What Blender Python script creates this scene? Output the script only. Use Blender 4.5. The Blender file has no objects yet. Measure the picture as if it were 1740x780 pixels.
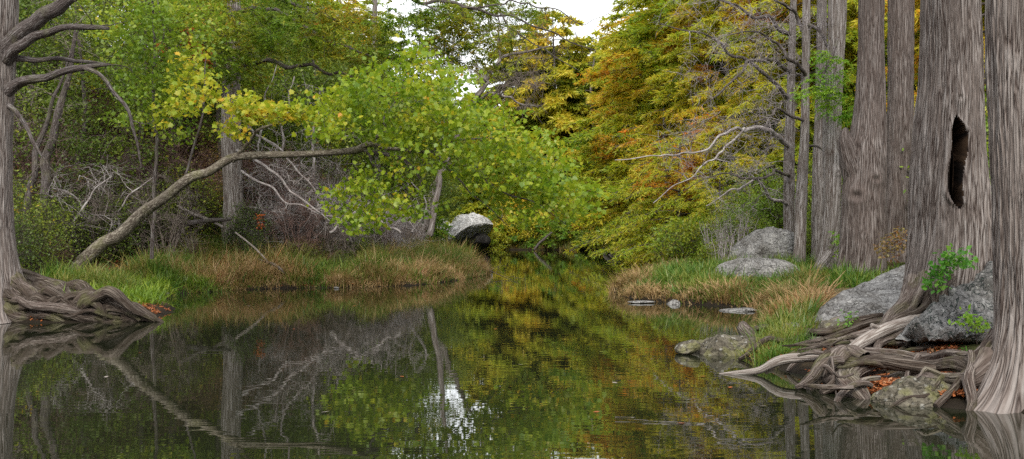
import bpy, math
import numpy as np
from math import radians, sin, cos, pi

sc = bpy.context.scene
COL = sc.collection
rng = np.random.default_rng(11)
F = 1866.0; HOR = 395.0; CH = 2.0

def P(px, py, Y):
    return np.array([(px-870)/F*Y, Y, CH-(py-HOR)/F*Y])

# ---------------------------------------------------------------- noise
def _h(ix, iy, iz, seed):
    n = (ix.astype(np.int64)*374761393 + iy.astype(np.int64)*668265263 + iz.astype(np.int64)*2147483647*3 + seed*974711) & 0xffffffff
    n = ((n ^ (n >> 13))*1274126177) & 0xffffffff
    n = ((n ^ (n >> 15))*2246822519) & 0xffffffff
    n = n ^ (n >> 16)
    return (n & 0xffff)/32767.5 - 1.0
def vn(p, seed=0):
    p = np.asarray(p, float); i = np.floor(p).astype(np.int64); f = p-i
    u = f*f*(3-2*f); x, y, z = i[..., 0], i[..., 1], i[..., 2]
    r = 0
    for a in (0, 1):
        wa = u[..., 0] if a else 1-u[..., 0]
        for b in (0, 1):
            wb = u[..., 1] if b else 1-u[..., 1]
            for c in (0, 1):
                wc = u[..., 2] if c else 1-u[..., 2]
                r = r + wa*wb*wc*_h(x+a, y+b, z+c, seed)
    return r
def fbm(p, octv=4, seed=0, gain=.5):
    p = np.asarray(p, float); s = 0; a = 1.0; t = 0
    for k in range(octv):
        s = s + a*vn(p*(2.03**k)+k*17.3, seed+k); t += a; a *= gain
    return s/t
def sm(a, b, x):
    t = np.clip((x-a)/(b-a), 0, 1); return t*t*(3-2*t)
def nrm(v):
    return v/np.maximum(np.linalg.norm(v, axis=-1, keepdims=True), 1e-9)

# ---------------------------------------------------------------- materials
def new_mat(name):
    m = bpy.data.materials.new(name); m.use_nodes = True
    nt = m.node_tree; nt.nodes.clear()
    out = nt.nodes.new('ShaderNodeOutputMaterial')
    return m, nt, out
def N(nt, t, **kw):
    n = nt.nodes.new(t)
    for k, v in kw.items():
        if k.startswith('i_'):
            n.inputs[k[2:].replace('_', ' ')].default_value = v
        else: setattr(n, k, v)
    return n
def ramp(nt, fac, stops, interp='LINEAR'):
    r = nt.nodes.new('ShaderNodeValToRGB'); r.color_ramp.interpolation = interp
    e = r.color_ramp.elements
    while len(e) < len(stops): e.new(0.5)
    for k, (p, c) in enumerate(stops):
        e[k].position = p
        e[k].color = (*c, 1) if len(c) == 3 else c
    nt.links.new(fac, r.inputs[0]); return r.outputs[0]
def mixc(nt, fac, a, b, mode='MIX'):
    m = nt.nodes.new('ShaderNodeMix'); m.data_type = 'RGBA'; m.blend_type = mode
    for s, v in ((0, fac), (6, a), (7, b)):
        if isinstance(v, (int, float)): m.inputs[s].default_value = v
        elif isinstance(v, tuple): m.inputs[s].default_value = (*v, 1)
        else: nt.links.new(v, m.inputs[s])
    return m.outputs[2]
def math_(nt, op, a, b=0.0, clamp=False):
    m = nt.nodes.new('ShaderNodeMath'); m.operation = op; m.use_clamp = clamp
    for s, v in ((0, a), (1, b)):
        if isinstance(v, (int, float)): m.inputs[s].default_value = v
        else: nt.links.new(v, m.inputs[s])
    return m.outputs[0]
def noise(nt, vec, scale, detail=4, rough=.55, dist=0):
    n = nt.nodes.new('ShaderNodeTexNoise')
    n.inputs['Scale'].default_value = scale; n.inputs['Detail'].default_value = detail
    n.inputs['Roughness'].default_value = rough; n.inputs['Distortion'].default_value = dist
    if vec is not None: nt.links.new(vec, n.inputs['Vector'])
    return n.outputs[0]
def mapv(nt, vec, scale):
    m = nt.nodes.new('ShaderNodeMapping'); m.inputs['Scale'].default_value = scale
    nt.links.new(vec, m.inputs['Vector']); return m.outputs[0]
def bsdf(nt, out, col, rough=.9, bump=None, bstr=.5, bdist=.02, spec=.2):
    b = nt.nodes.new('ShaderNodeBsdfPrincipled')
    if isinstance(col, tuple): b.inputs['Base Color'].default_value = (*col, 1)
    else: nt.links.new(col, b.inputs['Base Color'])
    b.inputs['Roughness'].default_value = rough
    b.inputs['Specular IOR Level'].default_value = spec
    if bump is not None:
        bp = nt.nodes.new('ShaderNodeBump'); bp.inputs['Strength'].default_value = bstr
        bp.inputs['Distance'].default_value = bdist
        nt.links.new(bump, bp.inputs['Height']); nt.links.new(bp.outputs[0], b.inputs['Normal'])
    nt.links.new(b.outputs[0], out.inputs[0]); return b

def bark_mat(name, light, mid, dark, fs=26, vs=1.3, bstr=.9, moss=0):
    m, nt, out = new_mat(name)
    at = N(nt, 'ShaderNodeAttribute', attribute_name='bk')
    v = at.outputs['Vector']
    fis = noise(nt, mapv(nt, v, (fs*1.2, fs*1.2, vs*1.0)), 1, 2.5, .55, .35)
    ridge = math_(nt, 'ABSOLUTE', math_(nt, 'SUBTRACT', fis, .5))
    rid = math_(nt, 'MULTIPLY', ridge, 6.5, True)
    big = noise(nt, mapv(nt, v, (3, 3, 1.1)), 1, 4, .6)
    fine = noise(nt, mapv(nt, v, (70, 70, 6)), 1, 3, .6)
    c = ramp(nt, rid, [(0.0, dark), (.16, tuple(.5*(a+b) for a, b in zip(dark, mid))), (.34, mid), (.8, light)])
    c = mixc(nt, math_(nt, 'MULTIPLY', sm_node(nt, big, .42, .68), .6), c, mid)
    c = mixc(nt, .5, c, ramp(nt, fine, [(.25, (.25, .22, .2)), (.7, (1, 1, 1))]), 'MULTIPLY')
    if moss:
        pn = noise(nt, N(nt, 'ShaderNodeNewGeometry').outputs['Position'], 2.2, 4)
        c = mixc(nt, math_(nt, 'MULTIPLY', sm_node(nt, pn, .5, .66), moss), c, (.13, .14, .05))
    h = math_(nt, 'ADD', rid, math_(nt, 'MULTIPLY', fine, .5))
    bsdf(nt, out, c, .93, h, bstr, .025, .15)
    return m
def sm_node(nt, x, a, b):
    m = nt.nodes.new('ShaderNodeMapRange'); m.interpolation_type = 'SMOOTHSTEP'
    nt.links.new(x, m.inputs[0]); m.inputs[1].default_value = a; m.inputs[2].default_value = b
    return m.outputs[0]

def leaf_mat(name, cols, scale=.35, tr=.45, patches=None, pcol=(.42, .12, .012), objvar=.0, gloss=.025):
    """cols: ramp stops over a mixture of per-leaf random and world noise"""
    m, nt, out = new_mat(name)
    g = nt.nodes.new('ShaderNodeNewGeometry')
    rpi = g.outputs['Random Per Island']; pos = g.outputs['Position']
    wn = noise(nt, pos, scale, 3, .5)
    wn = sm_node(nt, wn, .3, .7)
    x = math_(nt, 'ADD', math_(nt, 'MULTIPLY', rpi, .45), math_(nt, 'MULTIPLY', wn, .55))
    if objvar:
        oi = nt.nodes.new('ShaderNodeObjectInfo')
        x = math_(nt, 'ADD', x, math_(nt, 'MULTIPLY', math_(nt, 'SUBTRACT', oi.outputs['Random'], .5), objvar), True)
    c = ramp(nt, x, cols)
    if patches:
        acc = None
        for (p, r) in patches:
            vd = nt.nodes.new('ShaderNodeVectorMath'); vd.operation = 'DISTANCE'
            nt.links.new(mapv(nt, pos, (1, .22, 1)), vd.inputs[0]); vd.inputs[1].default_value = (p[0], p[1]*.22, p[2])
            f = nt.nodes.new('ShaderNodeMapRange'); nt.links.new(vd.outputs['Value'], f.inputs[0])
            f.inputs[1].default_value = r*.85; f.inputs[2].default_value = r*.1
            acc = f.outputs[0] if acc is None else math_(nt, 'MAXIMUM', acc, f.outputs[0])
        pn = noise(nt, pos, 1.1, 3, .6)
        acc = math_(nt, 'MULTIPLY', acc, sm_node(nt, math_(nt, 'ADD', pn, math_(nt, 'MULTIPLY', rpi, .25)), .42, .72))
        c = mixc(nt, acc, c, pcol)
    d = nt.nodes.new('ShaderNodeBsdfDiffuse'); nt.links.new(c, d.inputs[0])
    t = nt.nodes.new('ShaderNodeBsdfTranslucent'); nt.links.new(c, t.inputs[0])
    mx = nt.nodes.new('ShaderNodeMixShader'); mx.inputs[0].default_value = tr
    nt.links.new(d.outputs[0], mx.inputs[1]); nt.links.new(t.outputs[0], mx.inputs[2])
    gl = nt.nodes.new('ShaderNodeBsdfGlossy'); gl.inputs['Roughness'].default_value = .45
    mx2 = nt.nodes.new('ShaderNodeMixShader'); mx2.inputs[0].default_value = gloss
    nt.links.new(mx.outputs[0], mx2.inputs[1]); nt.links.new(gl.outputs[0], mx2.inputs[2])
    nt.links.new(mx2.outputs[0], out.inputs[0])
    return m

def rock_mat(name, a, b, dark, moss=0, streak=0):
    m, nt, out = new_mat(name)
    tc = nt.nodes.new('ShaderNodeTexCoord'); v = tc.outputs['Object']
    n1 = noise(nt, v, 2.2, 6, .65); n2 = noise(nt, v, 14, 5, .7); n3 = noise(nt, v, 45, 3, .6)
    c = ramp(nt, n1, [(.3, a), (.68, b)])
    c = mixc(nt, .75, c, ramp(nt, n2, [(.33, (.35, .33, .32)), (.5, (.8, .8, .8)), (.66, (1.3, 1.3, 1.27))]), 'MULTIPLY')
    c = mixc(nt, .8, c, ramp(nt, noise(nt, v, 1.1, 4, .6, .5), [(.35, (.55, .52, .48)), (.5, (1, 1, 1)), (.65, (1.25, 1.25, 1.22))]), 'MULTIPLY')
    ck = nt.nodes.new('ShaderNodeTexVoronoi'); ck.feature = 'DISTANCE_TO_EDGE'; ck.inputs['Scale'].default_value = 1.7
    wv = nt.nodes.new('ShaderNodeVectorMath'); wv.operation = 'ADD'; nw = nt.nodes.new('ShaderNodeTexNoise'); nw.inputs['Scale'].default_value = 3.5; nt.links.new(v, nw.inputs['Vector'])
    nt.links.new(mapv(nt, v, (1, 1, 2.6)), wv.inputs[0]); nt.links.new(nw.outputs['Color'], wv.inputs[1]); nt.links.new(wv.outputs[0], ck.inputs['Vector'])
    crack = sm_node(nt, ck.outputs['Distance'], .035, .008); c = mixc(nt, math_(nt, 'MULTIPLY', crack, .8), c, dark)
    vo = nt.nodes.new('ShaderNodeTexVoronoi'); vo.inputs['Scale'].default_value = 9
    nt.links.new(v, vo.inputs['Vector'])
    lich = sm_node(nt, vo.outputs['Distance'], .3, .12)
    c = mixc(nt, math_(nt, 'MULTIPLY', lich, .35), c, (.5, .5, .47))
    pit = sm_node(nt, noise(nt, v, 24, 2, .5), .4, .3)
    c = mixc(nt, pit, c, dark)
    if moss:
        c = mixc(nt, math_(nt, 'MULTIPLY', sm_node(nt, noise(nt, v, 3.5, 4), .46, .62), moss), c, (.13, .13, .04))
    h = math_(nt, 'ADD', math_(nt, 'MULTIPLY', n2, 1.4), math_(nt, 'SUBTRACT', math_(nt, 'MULTIPLY', n3, .5), math_(nt, 'ADD', math_(nt, 'MULTIPLY', pit, .8), math_(nt, 'MULTIPLY', crack, 1.5))))
    bsdf(nt, out, c, .95, h, .9, .03, .15)
    return m

# foliage colours
PATCH = [(P(1040, 142, 85), 3.6), (P(1000, 48, 88), 3.2), (P(985, 135, 90), 2.0), (P(1150, 305, 66), 2.6), (P(1095, 318, 68), 1.6), (P(975, 372, 105), 3.0), (P(1290, 40, 66), 3), (P(1150, 60, 78), 2.4),
         (P(1030, 250, 80), 1.9), (P(1200, 120, 72), 2), (P(1060, 230, 75), 1.6), (P(930, 150, 118), 3.0)]
M = {}
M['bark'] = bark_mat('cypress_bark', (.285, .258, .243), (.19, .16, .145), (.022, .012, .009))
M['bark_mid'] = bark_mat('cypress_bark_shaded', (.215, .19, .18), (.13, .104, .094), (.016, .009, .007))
M['bark_far'] = bark_mat('cypress_bark_far', (.36, .335, .325), (.22, .195, .18), (.07, .045, .035), fs=16, vs=1.1)
M['bark_dark'] = bark_mat('dark_limb_bark', (.20, .185, .18), (.12, .10, .095), (.045, .032, .028), fs=30, vs=3, moss=.25)
M['hollow_shade'] = bark_mat('hollow_wood_shaded', (.05, .03, .018), (.012, .007, .005), (.003, .002, .002), bstr=.3)  # wood colour carries the cavity's shade, so the slit reads black
M['root'] = bark_mat('root_bark', (.215, .185, .165), (.14, .112, .098), (.045, .03, .023), fs=30, vs=2.2, moss=.2)
M['root_dark'] = bark_mat('wet_root_bark', (.14, .118, .10), (.078, .06, .048), (.025, .016, .012), fs=30, vs=2.2, moss=.35)
M['drift'] = bark_mat('weathered_wood', (.36, .335, .31), (.25, .22, .20), (.12, .09, .075), fs=34, vs=2, bstr=.4)
M['syc'] = bark_mat('sycamore_bark', (.27, .245, .20), (.14, .12, .095), (.05, .038, .03), fs=13, vs=6, bstr=.5, moss=.3)
M['twig'] = bark_mat('twig_bark', (.25, .215, .19), (.17, .14, .12), (.10, .08, .075), fs=9, vs=3, bstr=.1)
M['twig_grey'] = bark_mat('twig_bark_grey', (.34, .315, .32), (.25, .22, .225), (.12, .10, .1), fs=9, vs=3, bstr=.1)
M['twig_red'] = bark_mat('twig_bark_reddish', (.24, .165, .145), (.16, .10, .085), (.08, .05, .045), fs=9, vs=3, bstr=.1)
M['twig_dk'] = bark_mat('twig_bark_dark', (.11, .095, .085), (.07, .055, .05), (.035, .026, .024), fs=9, vs=3, bstr=.1)
M['twig_pale'] = bark_mat('twig_bark_pale', (.42, .40, .39), (.30, .27, .27), (.15, .12, .115), fs=9, vs=3, bstr=.1)
M['leaf_syc'] = leaf_mat('sycamore_leaf', [(0, (.08, .165, .011)), (.35, (.165, .26, .013)), (.7, (.27, .34, .016)), (.92, (.42, .38, .02)), (.97, (.62, .36, .03)), (1, (.5, .2, .02))], 1.1, .5)
M['leaf_syc_y'] = leaf_mat('sycamore_leaf_yellow', [(0, (.16, .25, .014)), (.4, (.30, .36, .02)), (.75, (.46, .40, .03)), (1, (.68, .38, .03))], 1.3, .5)
M['leaf_cyp'] = leaf_mat('cypress_leaf_turning', [(0, (.14, .26, .018)), (.2, (.26, .37, .02)), (.5, (.46, .47, .025)), (.75, (.58, .46, .03)), (.92, (.66, .36, .025)), (1, (.65, .22, .02))], .13, .55, PATCH, (.72, .19, .015), .25)
M['leaf_cyp_far'] = leaf_mat('cypress_leaf_gold', [(0, (.22, .32, .03)), (.4, (.42, .44, .035)), (.75, (.6, .48, .04)), (1, (.66, .40, .04))], .12, .5, PATCH, (.5, .17, .02), .3)
M['leaf_cyp_g'] = leaf_mat('cypress_leaf_green', [(0, (.07, .17, .018)), (.4, (.12, .26, .02)), (.75, (.24, .32, .022)), (1, (.4, .32, .03))], .3, .45, None, objvar=.2)
M['leaf_olive'] = leaf_mat('cypress_leaf_olive', [(0, (.07, .16, .012)), (.4, (.15, .23, .014)), (.75, (.28, .28, .02)), (.93, (.45, .3, .02)), (1, (.55, .17, .015))], .4, .45)
M['leaf_dk'] = leaf_mat('hardwood_leaf', [(0, (.05, .085, .014)), (.4, (.095, .15, .02)), (.75, (.17, .22, .025)), (.95, (.28, .32, .03)), (1, (.45, .3, .03))], .35, .4, None, objvar=.35)
M['leaf_mid'] = leaf_mat('hardwood_leaf_bright', [(0, (.08, .15, .013)), (.4, (.15, .24, .018)), (.8, (.26, .32, .022)), (1, (.45, .36, .03))], .5, .45, None, objvar=.3)
M['leaf_brown'] = leaf_mat('shrub_leaf_brown', [(0, (.08, .045, .03)), (.4, (.16, .075, .04)), (.7, (.17, .15, .04)), (1, (.32, .13, .04))], .8, .35, None, objvar=.4)
M['leaf_sap'] = leaf_mat('sapling_leaf', [(0, (.05, .17, .02)), (.5, (.10, .28, .03)), (1, (.22, .36, .03))], 2, .45)
M['leaf_lime'] = leaf_mat('fern_leaf_lime', [(0, (.10, .24, .02)), (.5, (.17, .34, .02)), (1, (.3, .4, .03))], 1, .5)
M['leaf_rust'] = leaf_mat('rust_leaf', [(0, (.16, .035, .012)), (.5, (.32, .07, .012)), (1, (.42, .15, .02))], 2, .4)
M['litter'] = leaf_mat('fallen_leaf', [(0, (.09, .035, .02)), (.35, (.20, .065, .025)), (.7, (.32, .10, .03)), (1, (.30, .20, .12))], 3, .1)
M['grass_g'] = leaf_mat('grass_blade_green', [(0, (.04, .10, .014)), (.4, (.075, .16, .018)), (.7, (.16, .2, .03)), (1, (.30, .25, .07))], .7, .35)
M['grass_mix'] = leaf_mat('grass_blade_mixed', [(0, (.045, .11, .014)), (.35, (.10, .15, .02)), (.6, (.20, .17, .045)), (.82, (.32, .2, .085)), (1, (.34, .13, .05))], .55, .35)
M['grass_tan'] = leaf_mat('grass_blade_dry', [(0, (.13, .13, .035)), (.35, (.30, .20, .08)), (.7, (.42, .29, .15)), (1, (.33, .14, .06))], .7, .35)
M['rock'] = rock_mat('limestone', (.15, .148, .145), (.26, .255, .25), (.07, .065, .06))
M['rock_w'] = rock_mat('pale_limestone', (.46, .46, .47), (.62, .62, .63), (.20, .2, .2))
M['rock_shade'] = rock_mat('undercut_shade_rock', (.012, .012, .012), (.03, .028, .027), (.006, .006, .006))  # near-black colour stands for the shade under the far boulder
M['rock_m'] = rock_mat('mossy_limestone', (.085, .075, .058), (.175, .16, .125), (.06, .055, .04), moss=.55)
M['rock_d'] = rock_mat('dark_limestone', (.11, .108, .107), (.24, .238, .235), (.03, .045, .04))

def ground_mat():
    m, nt, out = new_mat('forest_floor')
    g = nt.nodes.new('ShaderNodeNewGeometry'); v = g.outputs['Position']
    n1 = noise(nt, v, .35, 4); n2 = noise(nt, v, 9, 5, .7)
    c = ramp(nt, n1, [(.35, (.075, .045, .028)), (.5, (.10, .075, .04)), (.65, (.06, .075, .025))])
    c = mixc(nt, .8, c, ramp(nt, n2, [(.3, (.3, .28, .26)), (.55, (1, .95, .9)), (.75, (1.9, 1.5, 1.2))]), 'MULTIPLY')
    sx = nt.nodes.new('ShaderNodeSeparateXYZ'); nt.links.new(v, sx.inputs[0])
    wet = sm_node(nt, math_(nt, 'ADD', sx.outputs[2], math_(nt, 'MULTIPLY', n2, .12)), .32, .10)
    c = mixc(nt, wet, c, (.018, .014, .010))
    bsdf(nt, out, c, .95, n2, .9, .08, .1); return m
M['ground'] = ground_mat()
def water_mat():
    m, nt, out = new_mat('river_water')
    g = nt.nodes.new('ShaderNodeNewGeometry'); v = g.outputs['Position']
    w1 = noise(nt, mapv(nt, v, (.8, 4.4, 1)), 1, 1.5, .5, .3)
    w2 = noise(nt, mapv(nt, v, (2.2, 15, 1)), 1, 2, .5, .2)
    patch = sm_node(nt, noise(nt, mapv(nt, v, (.12, .3, 1)), 1, 2), .35, .65)
    h = math_(nt, 'ADD', w1, math_(nt, 'MULTIPLY', math_(nt, 'MULTIPLY', w2, .09), patch))
    b = nt.nodes.new('ShaderNodeBsdfPrincipled')
    b.inputs['Base Color'].default_value = (.010, .012, .006, 1)
    b.inputs['Roughness'].default_value = .0; b.inputs['IOR'].default_value = 2.4
    bp = nt.nodes.new('ShaderNodeBump'); bp.inputs['Strength'].default_value = .5; bp.inputs['Distance'].default_value = .0016
    nt.links.new(h, bp.inputs['Height']); nt.links.new(bp.outputs[0], b.inputs['Normal'])
    nt.links.new(b.outputs[0], out.inputs[0]); return m
M['water'] = water_mat()

# ---------------------------------------------------------------- mesh building
class MB:
    def __init__(s): s.v = []; s.f = []; s.b = []; s.n = 0
    def add(s, v, f, bk=None):
        v = np.asarray(v, float).reshape(-1, 3); f = np.asarray(f, np.int64)
        s.v.append(v); s.f.append(f+s.n)
        s.b.append(np.asarray(bk, float).reshape(-1, 3) if bk is not None else v.copy()); s.n += len(v)
    def build(s, name, mat, parent=None, org=(0, 0, 0), smooth=True, **tg):
        v = np.concatenate(s.v)-np.asarray(org, float); b = np.concatenate(s.b)
        me = bpy.data.meshes.new(name)
        me.vertices.add(len(v)); me.vertices.foreach_set('co', v.astype(np.float32).ravel())
        loops = np.concatenate([f.ravel() for f in s.f])
        tot = np.concatenate([np.full(len(f), f.shape[1]) for f in s.f])
        me.loops.add(len(loops)); me.loops.foreach_set('vertex_index', loops.astype(np.int32))
        me.polygons.add(len(tot))
        me.polygons.foreach_set('loop_start', np.concatenate([[0], np.cumsum(tot)[:-1]]).astype(np.int32))
        me.update(calc_edges=True)
        me.polygons.foreach_set('use_smooth', np.full(len(tot), bool(smooth)))
        a = me.attributes.new('bk', 'FLOAT_VECTOR', 'POINT'); a.data.foreach_set('vector', b.astype(np.float32).ravel())
        me.materials.append(mat); me.validate(); me.update()
        o = bpy.data.objects.new(name, me); COL.objects.link(o)
        if parent is not None: o.parent = parent
        else: o.location = tuple(org)
        for k, x in tg.items(): o[k] = x
        return o
def thing(name, label, cat, loc, group=None):
    o = bpy.data.objects.new(name, None); COL.objects.link(o); o.location = tuple(float(x) for x in loc)
    o.empty_display_size = .3
    o['label'] = label; o['category'] = cat
    if group: o['group'] = group
    return o
def copy_tree(root, loc, rz=0, s=1, label=None, group=None, sz=None):
    r = root.copy(); COL.objects.link(r); r.location = tuple(float(x) for x in loc)
    r.rotation_euler = (0, 0, rz); r.scale = (s, s, sz or s)
    if label: r['label'] = label
    if group: r['group'] = group
    for c in list(root.children):
        d = c.copy(); COL.objects.link(d); d.parent = r
    return r

def smooth_path(pts, n):
    pts = np.asarray(pts, float); m = len(pts)
    d = np.concatenate([[0], np.cumsum(np.linalg.norm(np.diff(pts[:, :3], axis=0), axis=1))])
    t = np.linspace(0, d[-1], n)
    out = np.zeros((n, pts.shape[1]))
    # catmull-rom
    idx = np.clip(np.searchsorted(d, t, side='right')-1, 0, m-2)
    u = (t-d[idx])/np.maximum(d[idx+1]-d[idx], 1e-9); u = u[:, None]
    p0 = pts[np.maximum(idx-1, 0)]; p1 = pts[idx]; p2 = pts[idx+1]; p3 = pts[np.minimum(idx+2, m-1)]
    out = .5*((2*p1)+(-p0+p2)*u+(2*p0-5*p1+4*p2-p3)*u**2+(-p0+3*p1-3*p2+p3)*u**3)
    return out
def tube(mb, path, rad, nseg=10, amp=0.0, kf=10, kv=1.5, seed=0, cap=True, up=(0, 0, 1), ridge=0, lump=0):
    """path (n,3), rad (n). amp relative displacement"""
    path = np.asarray(path, float); n = len(path); rad = np.asarray(rad, float)
    T = nrm(np.gradient(path, axis=0))
    ref = np.array([1., 0, 0]) if abs(T[:, 0]).mean() < .7 else np.array([0., 1, 0])
    A = np.zeros((n, 3)); a = ref
    for i in range(n):
        a = a-T[i]*a.dot(T[i]); a = a/np.linalg.norm(a); A[i] = a
    B = np.cross(T, A)
    th = np.linspace(0, 2*pi, nseg, endpoint=False)
    L = np.concatenate([[0], np.cumsum(np.linalg.norm(np.diff(path, axis=0), axis=1))])
    c, s_ = np.cos(th), np.sin(th)
    r0 = max(rad.mean(), .02)
    bk = np.stack([np.broadcast_to(c*r0, (n, nseg)), np.broadcast_to(s_*r0, (n, nseg)), np.broadcast_to(L[:, None], (n, nseg))], -1)+seed*3.7
    R = np.repeat(rad[:, None], nseg, 1)
    if amp:
        q = bk*np.array([kf, kf, kv])
        nn = fbm(q, 3, seed)
        if ridge: nn = nn + ridge*(1-2.2*np.abs(vn(bk*np.array([kf*1.7, kf*1.7, kv*.7]), seed+5)))
        R = R*(1+amp*nn)
    if lump: R = R*(1+lump*vn(bk*np.array([5, 5, 2.2]), seed+9)+lump*.8*vn(np.stack([L*2.1, 0*L, 0*L], -1), seed+11)[:, None])
    V = path[:, None]+R[..., None]*(c[None, :, None]*A[:, None]+s_[None, :, None]*B[:, None])
    i = np.arange(n-1)[:, None]; j = np.arange(nseg)[None]
    j2 = (j+1) % nseg
    f = np.stack([i*nseg+j, i*nseg+j2, (i+1)*nseg+j2, (i+1)*nseg+j], -1).reshape(-1, 4)
    mb.add(V, f, bk)
    if cap:
        base = (n-1)*nseg
        mb.add(np.concatenate([V[-1], [path[-1]+T[-1]*rad[-1]*.5]]), np.stack([np.arange(nseg), (np.arange(nseg)+1) % nseg, np.full(nseg, nseg)], -1), np.concatenate([bk[-1], [bk[-1].mean(0)]]))
def tubes(mb, PT, RD, nseg=3):
    """batched thin tubes: PT (T,K,3), RD (T,K)"""
    PT = np.asarray(PT, float); RD = np.asarray(RD, float)
    T_, K, _ = PT.shape
    if T_ == 0: return
    T = nrm(np.gradient(PT, axis=1))
    ref = np.array([.31, .22, .92]); A = nrm(np.cross(T, ref)); B = np.cross(T, A)
    th = np.linspace(0, 2*pi, nseg, endpoint=False)
    V = PT[:, :, None]+RD[:, :, None, None]*(np.cos(th)[None, None, :, None]*A[:, :, None]+np.sin(th)[None, None, :, None]*B[:, :, None])
    t = (np.arange(T_)*K*nseg)[:, None, None]; k = np.arange(K-1)[None, :, None]; j = np.arange(nseg)[None, None]
    j2 = (j+1) % nseg
    f = np.stack([t+k*nseg+j, t+k*nseg+j2, t+(k+1)*nseg+j2, t+(k+1)*nseg+j], -1).reshape(-1, 4)
    mb.add(V, f)
def ramify(nodes, rads, targets, r, rtip=.006, K=6, sag=.08, wig=.12, rmax=1.0, far=0):
    nodes = list(map(np.asarray, nodes)); nodes = np.array(nodes, float); rads = np.array(rads, float)
    targets = np.asarray(targets, float)
    d0 = np.sqrt(((targets[:, None]-nodes[None])**2).sum(-1)).min(1)
    order = np.argsort(d0)
    M_ = len(targets); cap = len(nodes)+M_*(K-1)
    buf = np.zeros((cap, 3)); br = np.zeros(cap); buf[:len(nodes)] = nodes; br[:len(nodes)] = rads; nn = len(nodes)
    PT = np.zeros((M_, K, 3)); RD = np.zeros((M_, K)); tt = np.linspace(0, 1, K)
    for q, ti in enumerate(order):
        t = targets[ti]
        d = np.linalg.norm(buf[:nn]-t, axis=1)
        i = np.argmin(d*(1+r.random(nn)*.15)); L = d[i]; s = buf[i]
        mid = (s+t)/2+r.normal(0, wig*L, 3)*np.array([1, 1, .7])+np.array([0, 0, sag*L])
        u = tt[:, None]; p = (1-u)**2*s+2*u*(1-u)*mid+u*u*t
        p[1:-1] += r.normal(0, .02*L, (K-2, 3))
        rs = min(br[i]*.75, rtip+L*.016*rmax)
        rr = rs+(rtip-rs)*tt**.8
        PT[q] = p; RD[q] = rr
        buf[nn:nn+K-1] = p[1:]; br[nn:nn+K-1] = rr[1:]; nn += K-1
    return PT, RD
def twigs(mb, base, n, L, r, rad=.006, dirb=(0, 0, 0), K=4, nseg=3, up=.0):
    """n random fine twigs at each base point"""
    B = np.repeat(base, n, 0); T_ = len(B)
    d = nrm(r.normal(0, 1, (T_, 3))+np.asarray(dirb)); l = L*(.4+r.random((T_, 1))*.9)
    u = np.linspace(0, 1, K)[None, :, None]
    bend = r.normal(0, .25, (T_, 1, 3)); bend[..., 2] += up
    PT = B[:, None]+d[:, None]*l[:, None]*u+bend*l[:, None]*u*u
    tubes(mb, PT, np.broadcast_to(rad*(1-.75*np.linspace(0, 1, K)), (T_, K)), nseg)
    return PT

STAR = np.array([[0, 0], [.12, .20], [.02, .42], [.34, .34], [.48, .52], [.62, .26], [1, 0], [.62, -.26], [.48, -.52], [.34, -.34], [.02, -.42], [.12, -.20]])
OVAL = np.array([[0, 0], [.45, .27], [1, 0], [.45, -.27]])
FROND = np.array([[0, 0], [.35, .5], [1, 0], [.35, -.5]])
def leaves(mb, p, size, r, shape=OVAL, tilt=.8, dirs=None, droop=0., curl=.12, wid=1.0):
    n = len(p); size = size*(.6+.7*r.random(n)) if np.isscalar(size) else size
    nor = nrm(np.array([0, 0, 1.])+r.normal(0, tilt, (n, 3)))
    d = r.normal(0, 1, (n, 3)) if dirs is None else dirs
    d = d-nor*(d*nor).sum(-1, keepdims=True); d = nrm(d)
    d = nrm(d+np.array([0, 0, -droop])); s = nrm(np.cross(nor, d)); nn = np.cross(d, s)
    q = shape; V = p[:, None]+size[:, None, None]*(q[None, :, :1]*d[:, None]+q[None, :, 1:]*wid*s[:, None]-curl*(q[None, :, :1]**2+(2*np.abs(q[None, :, 1:]))**2*.6)*nn[:, None])
    k = len(q); f = np.arange(n*k).reshape(n, k)
    mb.add(V, f)

# ---------------------------------------------------------------- terrain
SHORE = np.array([(-60, -30), (-34, 0), (-16, 10), (-15, 20), (-11.8, 24.3), (-8.2, 24.7), (-8.4, 27.5), (-9.9, 31), (-10.8, 35.3), (-9.6, 38.2), (-8.2, 39.3), (-6.2, 39.8), (-3.9, 41.2), (-2.4, 45.5), (-1.15, 52.5), (-1.2, 55), (-2.6, 67), (-5.2, 90), (-8, 118), (-8, 132),
                  (0, 127), (8, 122), (14, 116), (13, 100), (11.5, 92), (10, 72), (7.9, 57), (6.9, 50), (5.2, 44), (3.6, 38), (3.3, 36), (3.9, 32.0), (5.4, 30.3), (6.3, 29), (6.1, 26), (5.4, 23.6), (5.0, 21.5), (4.2, 19.3), (3.7, 17.6), (3.7, 16.3), (4.1, 15.3), (4.1, 14.2), (4.0, 13.6), (4.3, 12.75), (4.9, 12.3), (5.8, 12.15), (8, 11.5), (13, 8), (26, 0), (60, -30)], float)
def shore_sd(x, y):
    """>0 on land"""
    x = np.asarray(x, float); y = np.asarray(y, float)
    S = SHORE; E = np.roll(S, -1, 0)
    d = np.full(x.shape, 1e9); ins = np.zeros(x.shape, bool)
    for a, b in zip(S, E):
        ab = b-a; t = np.clip(((x-a[0])*ab[0]+(y-a[1])*ab[1])/(ab@ab), 0, 1)
        d = np.minimum(d, np.hypot(x-a[0]-t*ab[0], y-a[1]-t*ab[1]))
        if a[1] != b[1]:
            c = ((a[1] > y) != (b[1] > y)) & (x < (b[0]-a[0])*(y-a[1])/(b[1]-a[1])+a[0]); ins ^= c
    return np.where(ins, -d, d)
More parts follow.
